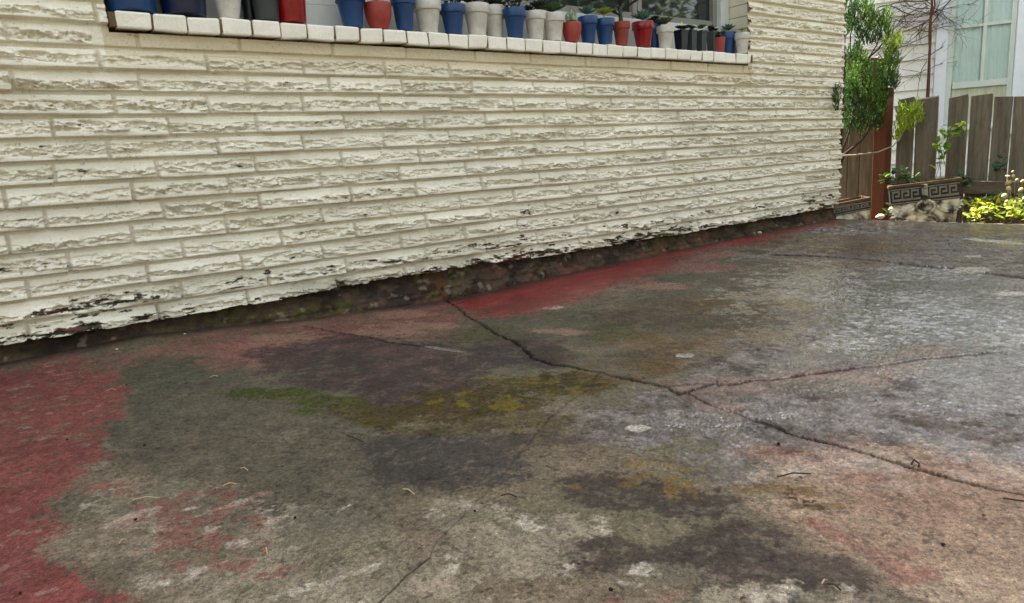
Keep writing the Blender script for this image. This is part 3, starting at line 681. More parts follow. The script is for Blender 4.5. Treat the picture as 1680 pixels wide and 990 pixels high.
for (l, r, t, bt, colr, style, row, plant, lab) in POTS:
    w_px = r-l; u = (l+r)/2
    # first guess of the radius, then keep the front of the pot a little behind the sill edge
    R = .05
    for _ in range(3):
        yc = SF+.012+R*.82+(.07 if row else 0)
        Pm = onwall(u, (t+bt)/2, yc); dep = float(Pm @ FWD); R = .5*w_px/F*dep*1.0
        R = min(R, .082)
    zb = SILL_T+.0015-.0*yc
    zb = SILL_T + math.tan(math.radians(4))*(yc-SF-.085) + .004
    zt = onwall(u, t, yc)[2]
    h = max(.05, min(zt-zb, .19))
    x = Pm[0]
    root = empty('potted_plant', (x, yc, zb), (0, random.uniform(-.02, .02), random.uniform(0, 6)))
    tag(root, lab, 'potted plant', 'potted plants lined up on the window sill')
    k = 4 if style == 'square' else 40
    if style == 'rim':
        prof = [(R*.62, 0), (R*.64, .003), (R*.87, h*.70), (R*.985, h*.705), (R, h*.72), (R*1.02, h*.985), (R*1.0, h), (R*.90, h), (R*.88, h*.9), (.001, h*.9)]
    elif style == 'plain':
        prof = [(R*.70, 0), (R*.72, .003), (R*.99, h*.97), (R, h), (R*.93, h), (R*.9, h*.9), (.001, h*.9)]
    elif style == 'cyl':
        prof = [(R*.93, 0), (R*.95, .003), (R*1.13, h*.97), (R*1.14, h), (R*1.05, h), (R*.9, h*.9), (.001, h*.9)]
    elif style == 'square':
        q = R*1.15; prof = [(q*.78, 0), (q*.79, .003), (q*.97, h*.9), (q*1.04, h*.905), (q*1.05, h), (q*.98, h), (q*.93, h*.9), (.001, h*.9)]
    else:
        prof = [(R*.60, 0), (R*.64, .004)] + [(R*(.64+.36*math.sin(math.pi*.5*min(1, t_/.8))), h*t_) for t_ in (.15, .3, .45, .6, .75, .88, .97)] + [(R*.97, h), (R*.90, h), (R*.88, h*.9), (.001, h*.9)]
    mb = MB().lathe(prof, k=k)
    po = mb.build('pot', PM[colr], root, smooth=(style != 'square'), bevel=.0015)
    if style == 'square': po.rotation_euler.z = math.radians(45)-root.rotation_euler.z
    MB().lathe([(R*.89, 0), (R*.6, .004), (.001, .006)], (0, 0, h*.9+.0015), 24).build('soil', potsoil, root, smooth=True) if style != 'square' else MB().lathe([(R*.8, 0), (.001, .004)], (0, 0, h*.9+.0015), 16).build('soil', potsoil, root)
    plant_part(root, plant, R*1.35, h+.010)
    if 'tag' in lab and 'touching the black' not in lab:
        c_ = 'yellow' if 'yellow' in lab else 'white'
        MB().box((.2*R, .1*R, h+.008), (.004, .0006, .03), Matrix.Rotation(-root.rotation_euler.z, 3, 'Z')).build('plant_tag', tagm[c_], root)

# ------------------------------------------------------------ fence
wood = material('weathered_board', srgb(106, 98, 84), .85, .25, .5, 6, .6, 60, grain=.2, gscale=40, stretch=(6, 6, .5))
wood_lt = material('weathered_rail', srgb(104, 92, 76), .85, .25, .4, 6, .6, 60, stretch=(6, .6, 6))
rust = material('red_brown_post_paint', srgb(100, 58, 36), .8, .3, .25, 6, .5, 50, grain=.12, gscale=60, stretch=(4, 4, .6))
FXP = 5.25
fence = empty('fence', (FXP, 2.0, -.66)); tag(fence, 'weathered grey picket fence with a rail and gaps between the boards, beyond the patio', 'fence')
def part(o, root): o.matrix_parent_inverse = Matrix.Translation(-Vector(root.location)); return o
boards = [(1378, 1391, 90), (1393, 1411, 92), (1412, 1434, 95), (1433, 1449, 96, .03), (1471, 1497, 163), (1501, 1536, 161), (1553, 1584, 159), (1588, 1622, 158), (1625, 1654, 159), (1657, 1692, 160), (1695, 1730, 158), (1733, 1770, 158), (1340, 1358, 88), (1359, 1376, 89)]
for q in boards:
    l, r, t = q[:3]; off = q[3] if len(q) > 3 else 0
    Pa = onx(l, 250, FXP+off); Pb = onx(r, 250, FXP+off); Pt = onx((l+r)/2, t, FXP+off)
    zt = Pt[2]; yc = (Pa[1]+Pb[1])/2; hw = abs(Pa[1]-Pb[1])/2; zb = -.63+random.uniform(0, .03)
    rot = Matrix.Rotation(random.uniform(-.01, .01), 3, 'X')
    mb = MB(); nseg = 8
    # board with a worn, slightly wavy outline
    v_ = []; wob = [random.uniform(-.002, .002) for _ in range(nseg+1)]
    for i in range(nseg+1):
        z = zb+(zt-zb)*i/nseg
        for (dx, dy) in ((-.009, -1), (-.009, 1), (.009, 1), (.009, -1)):
            p = rot @ Vector((dx, dy*(hw+wob[i]*.6), z-(zt+zb)/2 + ((random.uniform(-.012, .012)) if i == nseg else 0)))
            v_.append((FXP+off+p.x, yc+p.y, (zt+zb)/2+p.z))
    f_ = [(i*4+j, i*4+(j+1) % 4, i*4+4+(j+1) % 4, i*4+4+j) for i in range(nseg) for j in range(4)] + [(3, 2, 1, 0), tuple(nseg*4+j for j in range(4))]
    mb.add(v_, f_); part(mb.build('board', wood, fence, bevel=.002), fence)
Pa = onx(1437, 250, FXP-.07); Pb = onx(1458, 250, FXP-.07)
zt = onx(1450, 145, FXP-.07)[2]
part(MB().box((FXP-.07, (Pa[1]+Pb[1])/2, (zt-.64)/2), (.045, abs(Pa[1]-Pb[1])/2, (zt+.64)/2)).build('post', rust, fence, bevel=.004), fence)
Pa = onx(1461, 305, FXP-.035); Pb = onx(1800, 305, FXP-.035)
zr = onx(1610, 308, FXP-.035)[2]
part(MB().box((FXP-.032, (Pa[1]+Pb[1])/2, zr), (.02, abs(Pa[1]-Pb[1])/2, .042), Matrix.Rotation(.03, 3, 'X')).build('rail', wood_lt, fence, bevel=.003), fence)

# ------------------------------------------------------------ planters with meander band
stone_dark = material('aged_cast_stone', srgb(52, 48, 42), .9, .25, .5, 14, .7, 70, grain=.25, gscale=120)
stone_pale = material('flaking_whitewash', srgb(196, 190, 172), .85, .3, .25, 20, .7, 60)
def patchy(name, ca, cb, thr, sc, soft=.05):
    m = material(name, srgb(*ca), .88, .25, .2, 20, .8, 60); nt = m.node_tree; N = nt.nodes; L = nt.links
    b = N['Principled BSDF']; old = b.inputs['Base Color'].links[0].from_socket
    n_ = N.new('ShaderNodeTexNoise'); n_.inputs['Scale'].default_value = sc; n_.inputs['Detail'].default_value = 6; n_.inputs['Roughness'].default_value = .6
    tc = N.new('ShaderNodeTexCoord'); L.new(tc.outputs['Object'], n_.inputs[0])
    r = N.new('ShaderNodeMapRange'); r.inputs[1].default_value = thr-soft; r.inputs[2].default_value = thr+soft; L.new(n_.outputs[0], r.inputs[0])
    mx = N.new('ShaderNodeMix'); mx.data_type = 'RGBA'; L.new(r.outputs[0], mx.inputs[0]); L.new(old, mx.inputs[6]); mx.inputs[7].default_value = (*srgb(*cb), 1)
    L.new(mx.outputs[2], b.inputs['Base Color']); return m
body_m = patchy('mossy_flaking_stone', (206, 198, 176), (66, 56, 42), .52, 13, .09)
rim_m = patchy('mossy_stone_rim', (84, 66, 48), (98, 88, 44), .55, 14)
key_m = material('pale_meander', srgb(112, 106, 94), .85, .3, .3, 30, .5, 80)
MEANDER = ["#####.", "#...#.", "#.###.", "#.....", "######"]
def meander(mb, x0, x1, z0, z1, y, reps):
    cw = (x1-x0)/(reps*6); chh = (z1-z0)/5
    for rI, row_ in enumerate(MEANDER):
        c = 0
        while c < reps*6:
            if row_[c % 6] == '#':
                c2 = c
                while c2 < reps*6 and row_[c2 % 6] == '#': c2 += 1
                mb.box((x0+cw*(c+c2)/2, y, z1-chh*(rI+.5)), (cw*(c2-c)/2, .004, chh*.5), jit=.0004); c = c2
            else: c += 1
def planter(loc, rot, W, Dp, H, lab, reps, strap=True):
    root = empty('planter', loc, rot); tag(root, lab, 'planter', 'old cast stone planters at the fence')
    mb = MB(); bh = .40*H; k = 6
    # hollow trough: tapered body under an upright band
    def ring(w, d, z): return [(-w/2, -d/2, z), (w/2, -d/2, z), (w/2, d/2, z), (-w/2, d/2, z)]
    V = ring(W*.76, Dp*.74, 0)+ring(W*.93, Dp*.92, H-bh-.002)+ring(W*.86, Dp*.80, H-.05)+ring(W*.72, Dp*.66, .03)
    q = lambda a, b: [(a+i, a+(i+1) % 4, b+(i+1) % 4, b+i) for i in range(4)]
    mb.add(V, q(0, 4)+q(4, 8)+q(8, 12)+[(3, 2, 1, 0), (12, 13, 14, 15)])
    bd = mb.build('body', body_m, root, bevel=.006)
    mb = MB(); V = ring(W*.96, Dp*.96, H-bh)+ring(W*.98, Dp*.98, H-.02)+ring(W*.86, Dp*.84, H-.02)+ring(W*.86, Dp*.84, H-bh)
    mb.add(V, q(0, 4)+q(4, 8)+q(8, 12)+q(12, 0)); band = mb.build('band', stone_dark, root, bevel=.003)
    mb = MB(); V = ring(W*.97, Dp*.97, H-.0185)+ring(W*1.02, Dp*1.02, H-.012)+ring(W*1.0, Dp*1.0, H+.004)+ring(W*.86, Dp*.84, H+.004)+ring(W*.85, Dp*.83, H-.0185)
    mb.add(V, q(0, 4)+q(4, 8)+q(8, 12)+q(12, 16)+q(16, 0)); mb.build('rim', rim_m, root, bevel=.003)
    mb = MB(); yk = -Dp*.488
    if strap:
        meander(mb, -W*.455, -W*.06, H-bh+.022, H-.034, yk, reps); meander(mb, W*.06, W*.455, H-bh+.022, H-.034, yk, reps)
    else: meander(mb, -W*.455, W*.455, H-bh+.022, H-.034, yk, reps)
    for z in (H-bh+.008, H-.026): mb.box((0, yk, z), (W*.475, .005, .0035))
    mb.build('meander_band', key_m, root)
    if strap:
        mb = MB(); mb.box((0, -Dp*.495, H-bh*.55-.01), (W*.042, .010, bh*.55)); 
        for z in np.linspace(H-.03, H-bh-.01, 5): mb.lathe([(.001, 0), (.010, .002), (.012, .006), (.006, .010), (.001, .011)], (0, 0, 0), 10) if False else mb.box((0, -Dp*.495-.011, z), (.009, .004, .007), Matrix.Rotation(.785, 3, 'Y'))
        mb.build('strap', patchy('strap_stone', (150, 142, 126), (50, 44, 38), .5, 20), root, bevel=.003)
        mb = MB(); fy = -Dp*.455
        mb.tube([(math.cos(a)*.048, fy-.004, H-bh-.028+math.sin(a)*.038) for a in np.linspace(0, 2*math.pi, 25)], .010, 8)
        for sgn in (-1, 1):
            pts = [(sgn*(.045+.155*t), fy+.008, H-bh-.014-.055*math.sin(math.pi*t)) for t in np.linspace(0, 1, 12)]
            mb.tube(pts, [.010+.010*math.sin(math.pi*t) for t in np.linspace(0, 1, 12)], 8)
            for t in np.linspace(.1, .9, 9):
                p = (sgn*(.045+.155*t), fy-.006, H-bh-.014-.055*math.sin(math.pi*t)); mb.leaf(p, (sgn, -.6, -.5), (0, -1, 0), .028, .018)
        mb.build('swag', body_m, root, smooth=True)
    MB().add(ring(W*.86, Dp*.83, H-.035), [(0, 1, 2, 3)]).build('soil', soil, root)
    return root
pw = .46
def yaw_facing(p): return math.atan2(p[1], p[0]) - math.pi/2      # local -Y faces the camera side
p1 = onx(1521, 330, 4.86); a1 = yaw_facing(p1)
pl1 = planter((p1[0], p1[1], -.585), (0, math.radians(-5.5), a1+math.radians(5)), .40, .20, .305, 'large cast stone planter with meander band and pale flaking paint by the fence', 3)
p2 = onx(1397, 340, 4.74)
pl2 = planter((p2[0]+.0, p2[1], -.59), (0, math.radians(-9), yaw_facing(p2)+math.radians(16)), .25, .18, .20, 'smaller dark planter with meander band sunk behind the brick house corner', 4, strap=False)

# ------------------------------------------------------------ neighbour's house
hd = RW @ np.array([-1700-CX, 425-CY, F]); hd[2] = 0; hd /= np.linalg.norm(hd); hd = -hd     # along the facade, to the right
P0 = atdist(1480, 200, 7.6); nrm = np.array([hd[1], -hd[0], 0]);                              # out of the facade
if nrm @ P0 > 0: nrm = -nrm
def onfac(px, py, off=0):
    r = ray(px, py); t = ((P0+nrm*off) @ nrm)/(r @ nrm); return r*t
yawN = math.atan2(hd[1], hd[0])
org = Vector((P0[0], P0[1], -.66))
nb = empty('neighbour_house', org, (0, 0, yawN)); tag(nb, 'white clapboard house with a tall white-trimmed window, behind the fence', 'house')
Mi = Matrix.Translation(org) @ Matrix.Rotation(yawN, 4, 'Z'); Mi.invert()
def loc(px, py, off=0): return Mi @ Vector(onfac(px, py, off))     # local: x right along facade, -y out, z up
siding = material('white_clapboard', srgb(240, 240, 230), .55, .35, .06, 5, .2, 60, grain=.05, gscale=80)
a = loc(1480, 101); b2 = loc(1480, 125.5); lap = abs(a.z-b2.z)
trimL = loc(1534, 80).x; trimL2 = loc(1553, 80).x; gl0 = loc(1566, 80).x; gl1 = loc(1658, 80).x; tr1 = loc(1664, 80).x; tr2 = loc(1700, 80).x
zsash = loc(1612, 134).z; zbot_ = loc(1612, 175).z; zt_ = zsash+1.55
mb = MB(); nl = int(5.2/lap); ph = a.z % lap
for i in range(nl):
    z0_ = ph-lap+lap*i
    segs = [(-4.5, trimL-.002), (tr2+.002, 5.5)] if z0_+lap > zbot_-.25 and z0_ < zt_+.1 else [(-4.5, 5.5)]
    for (xa, xb) in segs:
        V = [(xa, -.030, z0_), (xb, -.030, z0_), (xb, -.006, z0_+lap+.01), (xa, -.006, z0_+lap+.01), (xa, .03, z0_), (xb, .03, z0_), (xb, .03, z0_+lap+.01), (xa, .03, z0_+lap+.01)]
        mb.add(V, [(0, 1, 2, 3), (5, 4, 7, 6), (4, 5, 1, 0), (3, 2, 6, 7), (4, 0, 3, 7), (1, 5, 6, 2)])
mb.build('siding', siding, nb)
MB().box((.5, 2.5, 2.2), (5.0, 2.46, 2.35)).build('wall', siding, nb)
MB().box((.5, 2.4, 4.7), (5.4, 3.0, .12)).build('roof', roof_m, nb)
trim = material('white_trim', srgb(226, 232, 236), .5, .4, .05, 6, .1, 50)
mb = MB()
mb.box(((trimL+trimL2)/2, -.035, (zbot_-.3+zt_)/2), ((trimL2-trimL)/2, .03, (zt_-zbot_+.3)/2)); mb.box(((tr1+tr2)/2, -.035, (zbot_-.3+zt_)/2), ((tr2-tr1)/2, .03, (zt_-zbot_+.3)/2))
mb.box(((trimL+tr2)/2, -.034, zt_+.062), ((tr2-trimL)/2, .032, .06)); mb.box(((trimL2+tr1)/2, -.03, zbot_-.2), ((tr1-trimL2)/2-.002, .035, .03))
nwin = mb.build('window', trim, nb, bevel=.004)
sash = material('sash_paint', srgb(202, 212, 202), .5, .4, .06, 10)
mb = MB(); xm_ = loc(1613, 90).x; zm_ = loc(1613, 41).z
for xc, hw_ in ((trimL2+.03, .026), (tr1-.024, .022)): mb.box((xc, -.012, (zbot_-.16+zt_)/2), (hw_, .018, (zt_-zbot_+.16)/2))
mb.box(((gl0+gl1)/2, -.010, zsash-.02), ((gl1-gl0)/2+.004, .016, .032)); mb.box((xm_, -.008, (zsash+zt_)/2), (.016, .012, (zt_-zsash)/2-.012))
for k in range(4): mb.box(((gl0+gl1)/2, -.006, zm_+.42*k), ((gl1-gl0)/2, .010, .014))
mb.build('sash', sash, nwin, bevel=.002)
ng = bpy.data.materials.new('neighbour_glass'); ng.use_nodes = True; nt = ng.node_tree; N = nt.nodes
gb = N.new('ShaderNodeBsdfGlossy'); gb.inputs['Roughness'].default_value = .03; tb = N.new('ShaderNodeBsdfTransparent'); tb.inputs[0].default_value = (.95, .98, .98, 1)
fr = N.new('ShaderNodeFresnel'); fr.inputs[0].default_value = 1.22; mx = N.new('ShaderNodeMixShader')
nt.links.new(fr.outputs[0], mx.inputs[0]); nt.links.new(tb.outputs[0], mx.inputs[1]); nt.links.new(gb.outputs[0], mx.inputs[2]); nt.links.new(mx.outputs[0], N['Material Output'].inputs[0])
MB().box(((gl0+gl1)/2, .004, (zsash+zt_)/2), ((gl1-gl0)/2, .002, (zt_-zsash)/2)).build('pane', ng, nwin)
cur = material('curtain', srgb(226, 236, 230), .9, .2, .08, 4)
mb = MB(); nC = 120; V = []
for i in range(nC):
    x = gl0-.02+(gl1-gl0+.04)*i/(nC-1); y = .018+.006*math.sin(i*.55)+.003*math.sin(i*.21)
    V += [(x, y, zbot_-.15), (x, y, zt_)]
mb.add(V, [(2*i, 2*i+2, 2*i+3, 2*i+1) for i in range(nC-1)]); mb.build('curtain', cur, nwin, smooth=True)
lowp = material('stained_lower_panel', srgb(186, 190, 164), .7, .3, .3, 8, 0, 60, stretch=(8, 8, .6))
MB().box(((gl0+gl1)/2, -.002, (zbot_-.17+zsash-.055)/2), ((gl1-gl0)/2+.004, .006, (zsash-.055-zbot_+.17)/2)).build('lower_panel', lowp, nwin)

# bare climber on the siding
vine_m = material('bare_vine', srgb(96, 66, 54), .85, .2, .3, 20, .5, 80)
tw_m = material('bare_twigs', srgb(84, 66, 58), .85, .2, .3, 20)
vroot = empty('climbing_vine', Vector(onfac(1521, 170, .1))); tag(vroot, 'bare brown climbing vine with tangled twigs on the white siding beside the window', 'vine')
def vp(px, py, off): return Vector(onfac(px, py, off))
mb = MB(); pts = [vp(x, y, o) for x, y, o in ((1520, 230, .09), (1520, 190, .1), (1521, 160, .1), (1523, 120, .09), (1525, 90, .1), (1527, 60, .1), (1526, 40, .11), (1529, 10, .1), (1527, -30, .1), (1530, -60, .1))]
mb.tube(pts, [.010, .011, .013, .010, .014, .011, .015, .012, .013, .010], 8)
pts2 = [p+Vector((.02*math.sin(i*1.9), .02*math.cos(i*1.3), 0))+Vector(nrm)*.03 for i, p in enumerate(pts)]
mb.tube(pts2, .008, 6); part(mb.build('stem', vine_m, vroot, smooth=True), vroot)
mb = MB(); random.seed(21)
def twig(p, d, L, r, depth=0):
    pts = [p]; q = p.copy(); d = d.copy()
    n_ = max(4, int(L/.03))
    for i in range(n_):
        d = (d + Vector((random.uniform(-.22, .22), random.uniform(-.22, .22), random.uniform(-.22, .18)))).normalized()
        q = q+d*L/n_
        # stay in front of the facade
        s_ = (np.array(q)-P0) @ nrm
        if s_ < .05: q += Vector(nrm)*(.05-s_)
        if s_ > .35: q += Vector(nrm)*(.35-s_)
        pts.append(q.copy())
        if depth < 2 and random.random() < .3: twig(q, (d+Vector((random.uniform(-1, 1), random.uniform(-1, 1), random.uniform(-.8, .8)))).normalized(), L*random.uniform(.3, .55), r*.6, depth+1)
    mb.tube(pts, list(np.linspace(r, r*.35, len(pts))), 4)
hdv = Vector(hd)
for i in range(44):
    y = random.choice([random.uniform(0, 60), random.uniform(0, 40), random.uniform(20, 120)]); p = vp(1524+random.uniform(-4, 4), y, .1)
    s_ = -1 if random.random() < .66 else 1
    twig(p, (hdv*s_*random.uniform(.4, 1)+Vector((0, 0, random.uniform(-.7, .6)))).normalized(), random.uniform(.25, .62)*(1 if s_ < 0 else .8), random.uniform(.0025, .0055))
for (a_, b_) in (((1528, 40), (1600, -40)), ((1440, 20), (1528, -8)), ((1440, 12), (1500, 20))):
    A = vp(*a_, .12); B = vp(*b_, .15); pts = [A.lerp(B, t)+Vector((0, 0, .03*math.sin(t*5)+random.uniform(-.008, .008))) for t in np.linspace(0, 1, 10)]; mb.tube(pts, .006, 5)
part(mb.build('twigs', tw_m, vroot), vroot)

# ------------------------------------------------------------ conifer at the house corner
random.seed(5)
con = empty('conifer_shrub', (4.95, 2.66, -.66)); tag(con, 'young green conifer with dark bare stems rising beside the house corner', 'shrub')
bark = material('dark_bark', srgb(56, 46, 38), .9, .2, .3, 30, .6, 90); barkp = material('pale_bark', srgb(150, 132, 112), .85, .2, .3, 30, .5, 90)
CD = 4.85
def cp(px, py, dd=0): return Vector(atdist(px, py, CD+dd))
mb = MB()
stems = [[(1366, 380), (1368, 300), (1378, 240), (1383, 180), (1385, 110), (1386, 62), (1400, 38), (1415, 32)], [(1386, 62), (1384, 30), (1388, 0), (1390, -40)],
         [(1368, 300), (1384, 255), (1412, 232), (1432, 205), (1450, 170), (1458, 120), (1464, 90), (1478, 62)], [(1372, 275), (1392, 220), (1408, 160), (1425, 95), (1438, 75), (1446, 50), (1450, 20)], [(1425, 95), (1440, 82), (1452, 66), (1458, 45)],
         [(1415, 32), (1425, 18), (1440, -10)], [(1408, 160), (1396, 110), (1395, 60), (1404, 20)]]
for sI, s_ in enumerate(stems):
    pts = [cp(x, y, .10*math.sin(i*1.3+sI)) for i, (x, y) in enumerate(s_)]
    mb.tube(pts, list(np.linspace(.011 if sI in (0, 2) else .007, .003, len(pts))), 6)
part(mb.build('trunk', bark, con, smooth=True), con)
mb = MB(); mb.tube([cp(1376, 256, -.1), cp(1400, 255, -.12), cp(1440, 250, -.12), (cp(1465, 240, -.12)), cp(1478, 225, -.1), cp(1486, 208, -.1), cp(1498, 198, -.1)], [.0055, .0055, .005, .0045, .004, .003, .002], 6)
part(mb.build('low_branch', barkp, con, smooth=True), con)
fol = material('conifer_needles', rough=.6, spec=.3, attr='col', trans=.35)
mb = MB()
def spray(p, d, L, col):
    d = d.normalized(); nN = int(L/.0032)
    o1 = d.orthogonal().normalized(); o2 = d.cross(o1)
    mb.tube([p, p+d*L], .0012, 3, (.05, .035, .02))
    for i in range(nN):
        t = i/nN; a = i*2.4; q = p+d*L*t; out = o1*math.cos(a)+o2*math.sin(a)
        l_ = .017*(1-.45*t); nd = (out*.62+d*.8).normalized(); s_ = nd.cross(out).normalized()*.0024
        c = tuple(k*random.uniform(.75, 1.25) for k in col)
        mb.add([q-s_, q+s_, q+nd*l_*.6+s_*.8, q+nd*l_, q+nd*l_*.6-s_*.8], [(0, 1, 2, 3, 4)], c)
DG = srgb(62, 96, 40); MG = srgb(98, 134, 50); YG_SUN = srgb(170, 194, 66)  # dark, mid, and yellow-green tips with sunlight painted into the colour
clumps = [(1392, 12, 13, 22, DG), (1402, 30, 12, 20, DG), (1418, 8, 12, 22, MG), (1427, 30, 10, 18, MG), (1390, 38, 9, 16, DG), (1436, 38, 12, 18, MG), (1452, 32, 8, 18, MG), (1458, 45, 6, 18, MG), (1424, 60, 12, 12, DG), (1412, 52, 10, 10, DG), (1441, 60, 8, 10, DG), (1462, 72, 14, 14, YG_SUN), (1474, 66, 7, 10, YG_SUN), (1464, 92, 13, 18, MG), (1456, 110, 14, 18, MG), (1397, 90, 8, 18, DG), (1408, 78, 6, 12, DG), (1412, 100, 9, 18, MG), (1424, 118, 10, 18, MG), (1398, 122, 11, 22, MG), (1386, 150, 7, 20, DG), (1400, 150, 12, 22, DG), (1418, 145, 14, 22, MG), (1438, 140, 14, 22, MG), (1456, 140, 11, 22, DG), (1467, 130, 7, 16, DG), (1372, 155, 6, 16, DG), (1374, 170, 5, 10, DG), (1388, 180, 9, 18, DG), (1405, 180, 14, 18, DG), (1425, 175, 14, 22, DG), (1445, 170, 12, 20, MG), (1412, 205, 16, 14, DG), (1392, 205, 8, 14, DG), (1440, 200, 10, 14, DG), (1484, 182, 12, 16, YG_SUN), (1502, 180, 9, 16, YG_SUN), (1476, 205, 11, 14, YG_SUN), (1492, 200, 10, 14, YG_SUN), (1470, 222, 7, 10, YG_SUN), (1510, 192, 5, 10, YG_SUN)]
for (x, y, rx, ry, c) in clumps:
    n_ = int(rx*ry/3.4)+8
    for i in range(n_):
        a = random.uniform(0, 6.28); q = math.sqrt(random.random()); px = x+rx*q*math.cos(a); py = y+ry*q*math.sin(a)
        dd = random.gauss(0, .06)+(-.35 if x < 1380 else 0)+(-.12 if c is YG_SUN and x > 1470 else 0)
        p = cp(px, py+4, dd)
        d = Vector((random.uniform(-.5, .5), random.uniform(-.5, .5), random.uniform(.5, 1.2)))
        k = random.uniform(.55, 1.3); cc = tuple(u_*k for u_ in c)
        spray(p, d, random.uniform(.03, .065), cc)
part(mb.build('foliage', fol, con, color=True), con)

# ------------------------------------------------------------ leafy plants by the fence
leafm = material('leaf', rough=.45, spec=.4, attr='col', trans=.45)
def leafy(name, lab, cat, spots, base, cols, L, W, n, stem=True, up=.6, group=None):
    root = empty(name, base); tag(root, lab, cat, group)
    ml = MB(); ms = MB(); bs = Vector(base)
    for (px, py, rx, ry, plane) in spots:
        for i in range(n):
            a = random.uniform(0, 6.28); q = math.sqrt(random.random())
            p = Vector(onx(px+rx*q*math.cos(a), py+ry*q*math.sin(a), plane+random.uniform(-.04, .04)))
            c = random.choice(cols); c = tuple(k*random.uniform(.7, 1.3) for k in srgb(*c))
            d = Vector((random.uniform(-1, .3), random.uniform(-1, 1), random.uniform(-.5, .9)))
            l_ = L*random.uniform(.6, 1.2)
            ml.leaf(p, d, (random.uniform(-.6, .2), random.uniform(-.4, .4), 1), l_, l_*W, c, fold=.12, curl=.1)
            if stem and random.random() < .5: ms.tube([Vector((bs.x+random.uniform(-.1, .1), bs.y+random.uniform(-.15, .15), bs.z)) if random.random() < .3 else p-Vector((0, 0, random.uniform(.02, .07))), p], .0015, 4)
    if stem and ms.v: part(ms.build('stems', tw_m, root), root)
    part(ml.build('leaves', leafm, root, color=True), root)
    return root
leafy('ivy_plant', 'dark green ivy spilling over the left rim of the large planter', 'plant', [(1478, 288, 14, 9, 4.86), (1495, 294, 14, 6, 4.84), (1454, 293, 5, 6, 4.80)], tuple(onx(1485, 300, 4.88)), [(40, 66, 34), (58, 84, 40), (100, 130, 60)], .045, .8, 16)
leafy('ivy_plant', 'dark ivy at the right end of the large planter against the rail', 'plant', [(1585, 292, 12, 10, 5.05), (1580, 303, 8, 5, 5.0), (1640, 272, 9, 12, 5.12)], tuple(onx(1585, 310, 5.05)), [(36, 66, 40), (52, 88, 54)], .045, .8, 12)
vs = leafy('climbing_plant', 'bright green leafy climber growing up through the fence gap', 'plant', [(1540, 262, 8, 22, 5.14), (1536, 240, 8, 8, 5.12), (1552, 215, 10, 10, 5.1), (1570, 225, 12, 6, 5.1), (1576, 205, 8, 6, 5.1), (1546, 245, 12, 4, 5.1)], tuple(onx(1540, 330, 5.14)), [(130, 170, 40), (160, 195, 60), (90, 130, 44)], .06, .6, 7)
leafy('yellow_green_plant', 'low yellow green leafy plant catching light at the right edge of the slab', 'plant', [(1600, 352, 14, 12, 4.74), (1622, 348, 16, 16, 4.78), (1650, 350, 18, 14, 4.76), (1676, 350, 16, 16, 4.74), (1612, 338, 12, 9, 4.85), (1668, 338, 14, 10, 4.85), (1700, 352, 20, 14, 4.74), (1640, 332, 30, 8, 4.95), (1595, 340, 8, 16, 4.9)], tuple(onx(1640, 375, 4.8)), [(196, 200, 50), (170, 188, 56), (206, 210, 84), (120, 146, 44), (84, 110, 40)], .042, .6, 34)  # sunlight on the leaves is painted in as yellow-green tones
leafy('dark_undergrowth', 'shaded dark green undergrowth below the fence rail', 'plant', [(1560, 345, 14, 14, 5.1), (1605, 335, 30, 16, 5.12), (1650, 330, 30, 16, 5.12), (1465, 345, 8, 12, 5.12), (1700, 335, 30, 16, 5.12)], tuple(onx(1620, 360, 5.15)), [(44, 62, 30), (70, 92, 38), (110, 140, 40)], .05, .6, 30)
# honesty with pale round seed pods
hroot = empty('honesty_plant', tuple(onx(1665, 370, 4.8))); tag(hroot, 'dried honesty plant with pale round papery seed pods at the right edge', 'plant')
pod_m = material('papery_pod', srgb(176, 166, 128), .7, .2, .15, 60, trans=.3)
mp_ = MB(); mst = MB()
for (px, py, r_) in ((1654, 289, 5), (1663, 290, 4), (1655, 300, 6), (1655, 311, 6), (1669, 296, 4), (1648, 322, 6), (1675, 312, 5), (1668, 327, 5), (1662, 282, 3), (1678, 298, 4), (1679, 327, 5), (1652, 331, 4), (1690, 305, 5), (1694, 320, 5)):
    c = Vector(onx(px, py, 4.78+random.uniform(-.04, .04))); R_ = r_/F*4.6*.8
    nn = Vector((-1+random.uniform(-.9, .9), -.5+random.uniform(-1.2, 1.2), random.uniform(-.7, .7))).normalized(); o1 = nn.orthogonal().normalized(); o2 = nn.cross(o1)
    V = [c+nn*.001]+[c+(o1*math.cos(t)*R_*.85+o2*math.sin(t)*R_) for t in np.linspace(0, 2*math.pi, 15)[:-1]]+[c-nn*.001]
    mp_.add(V, [(0, 1+i, 1+(i+1) % 14) for i in range(14)]+[(15, 1+(i+1) % 14, 1+i) for i in range(14)]); part(mp_.build('seed_pod', pod_m, hroot, smooth=True), hroot); mp_ = MB()
    mst.tube([c, c+Vector((.01, random.uniform(-.02, .02), -.05)), Vector(onx(1665+random.uniform(-6, 6), 350, 4.8))], .0012, 4)
part(mst.build('stems', barkp, hroot), hroot)
# weed at the foot of the wall
wp = Vector(gpoint(1218, 385)); wr = empty('weed', wp); tag(wr, 'small dark green weed growing at the foot of the brick wall', 'weed')
ml = MB()
for i in range(16):
    a = random.uniform(0, 6.28); ml.leaf(wp+Vector((random.uniform(-.03, .03), random.uniform(-.02, .02), random.uniform(0, .03))), (math.cos(a), math.sin(a)-.3, random.uniform(.2, 1)), (0, 0, 1), random.uniform(.03, .05), .024, tuple(k*random.uniform(.7, 1.3) for k in srgb(52, 76, 58)))
part(ml.build('leaves', leafm, wr, color=True), wr)

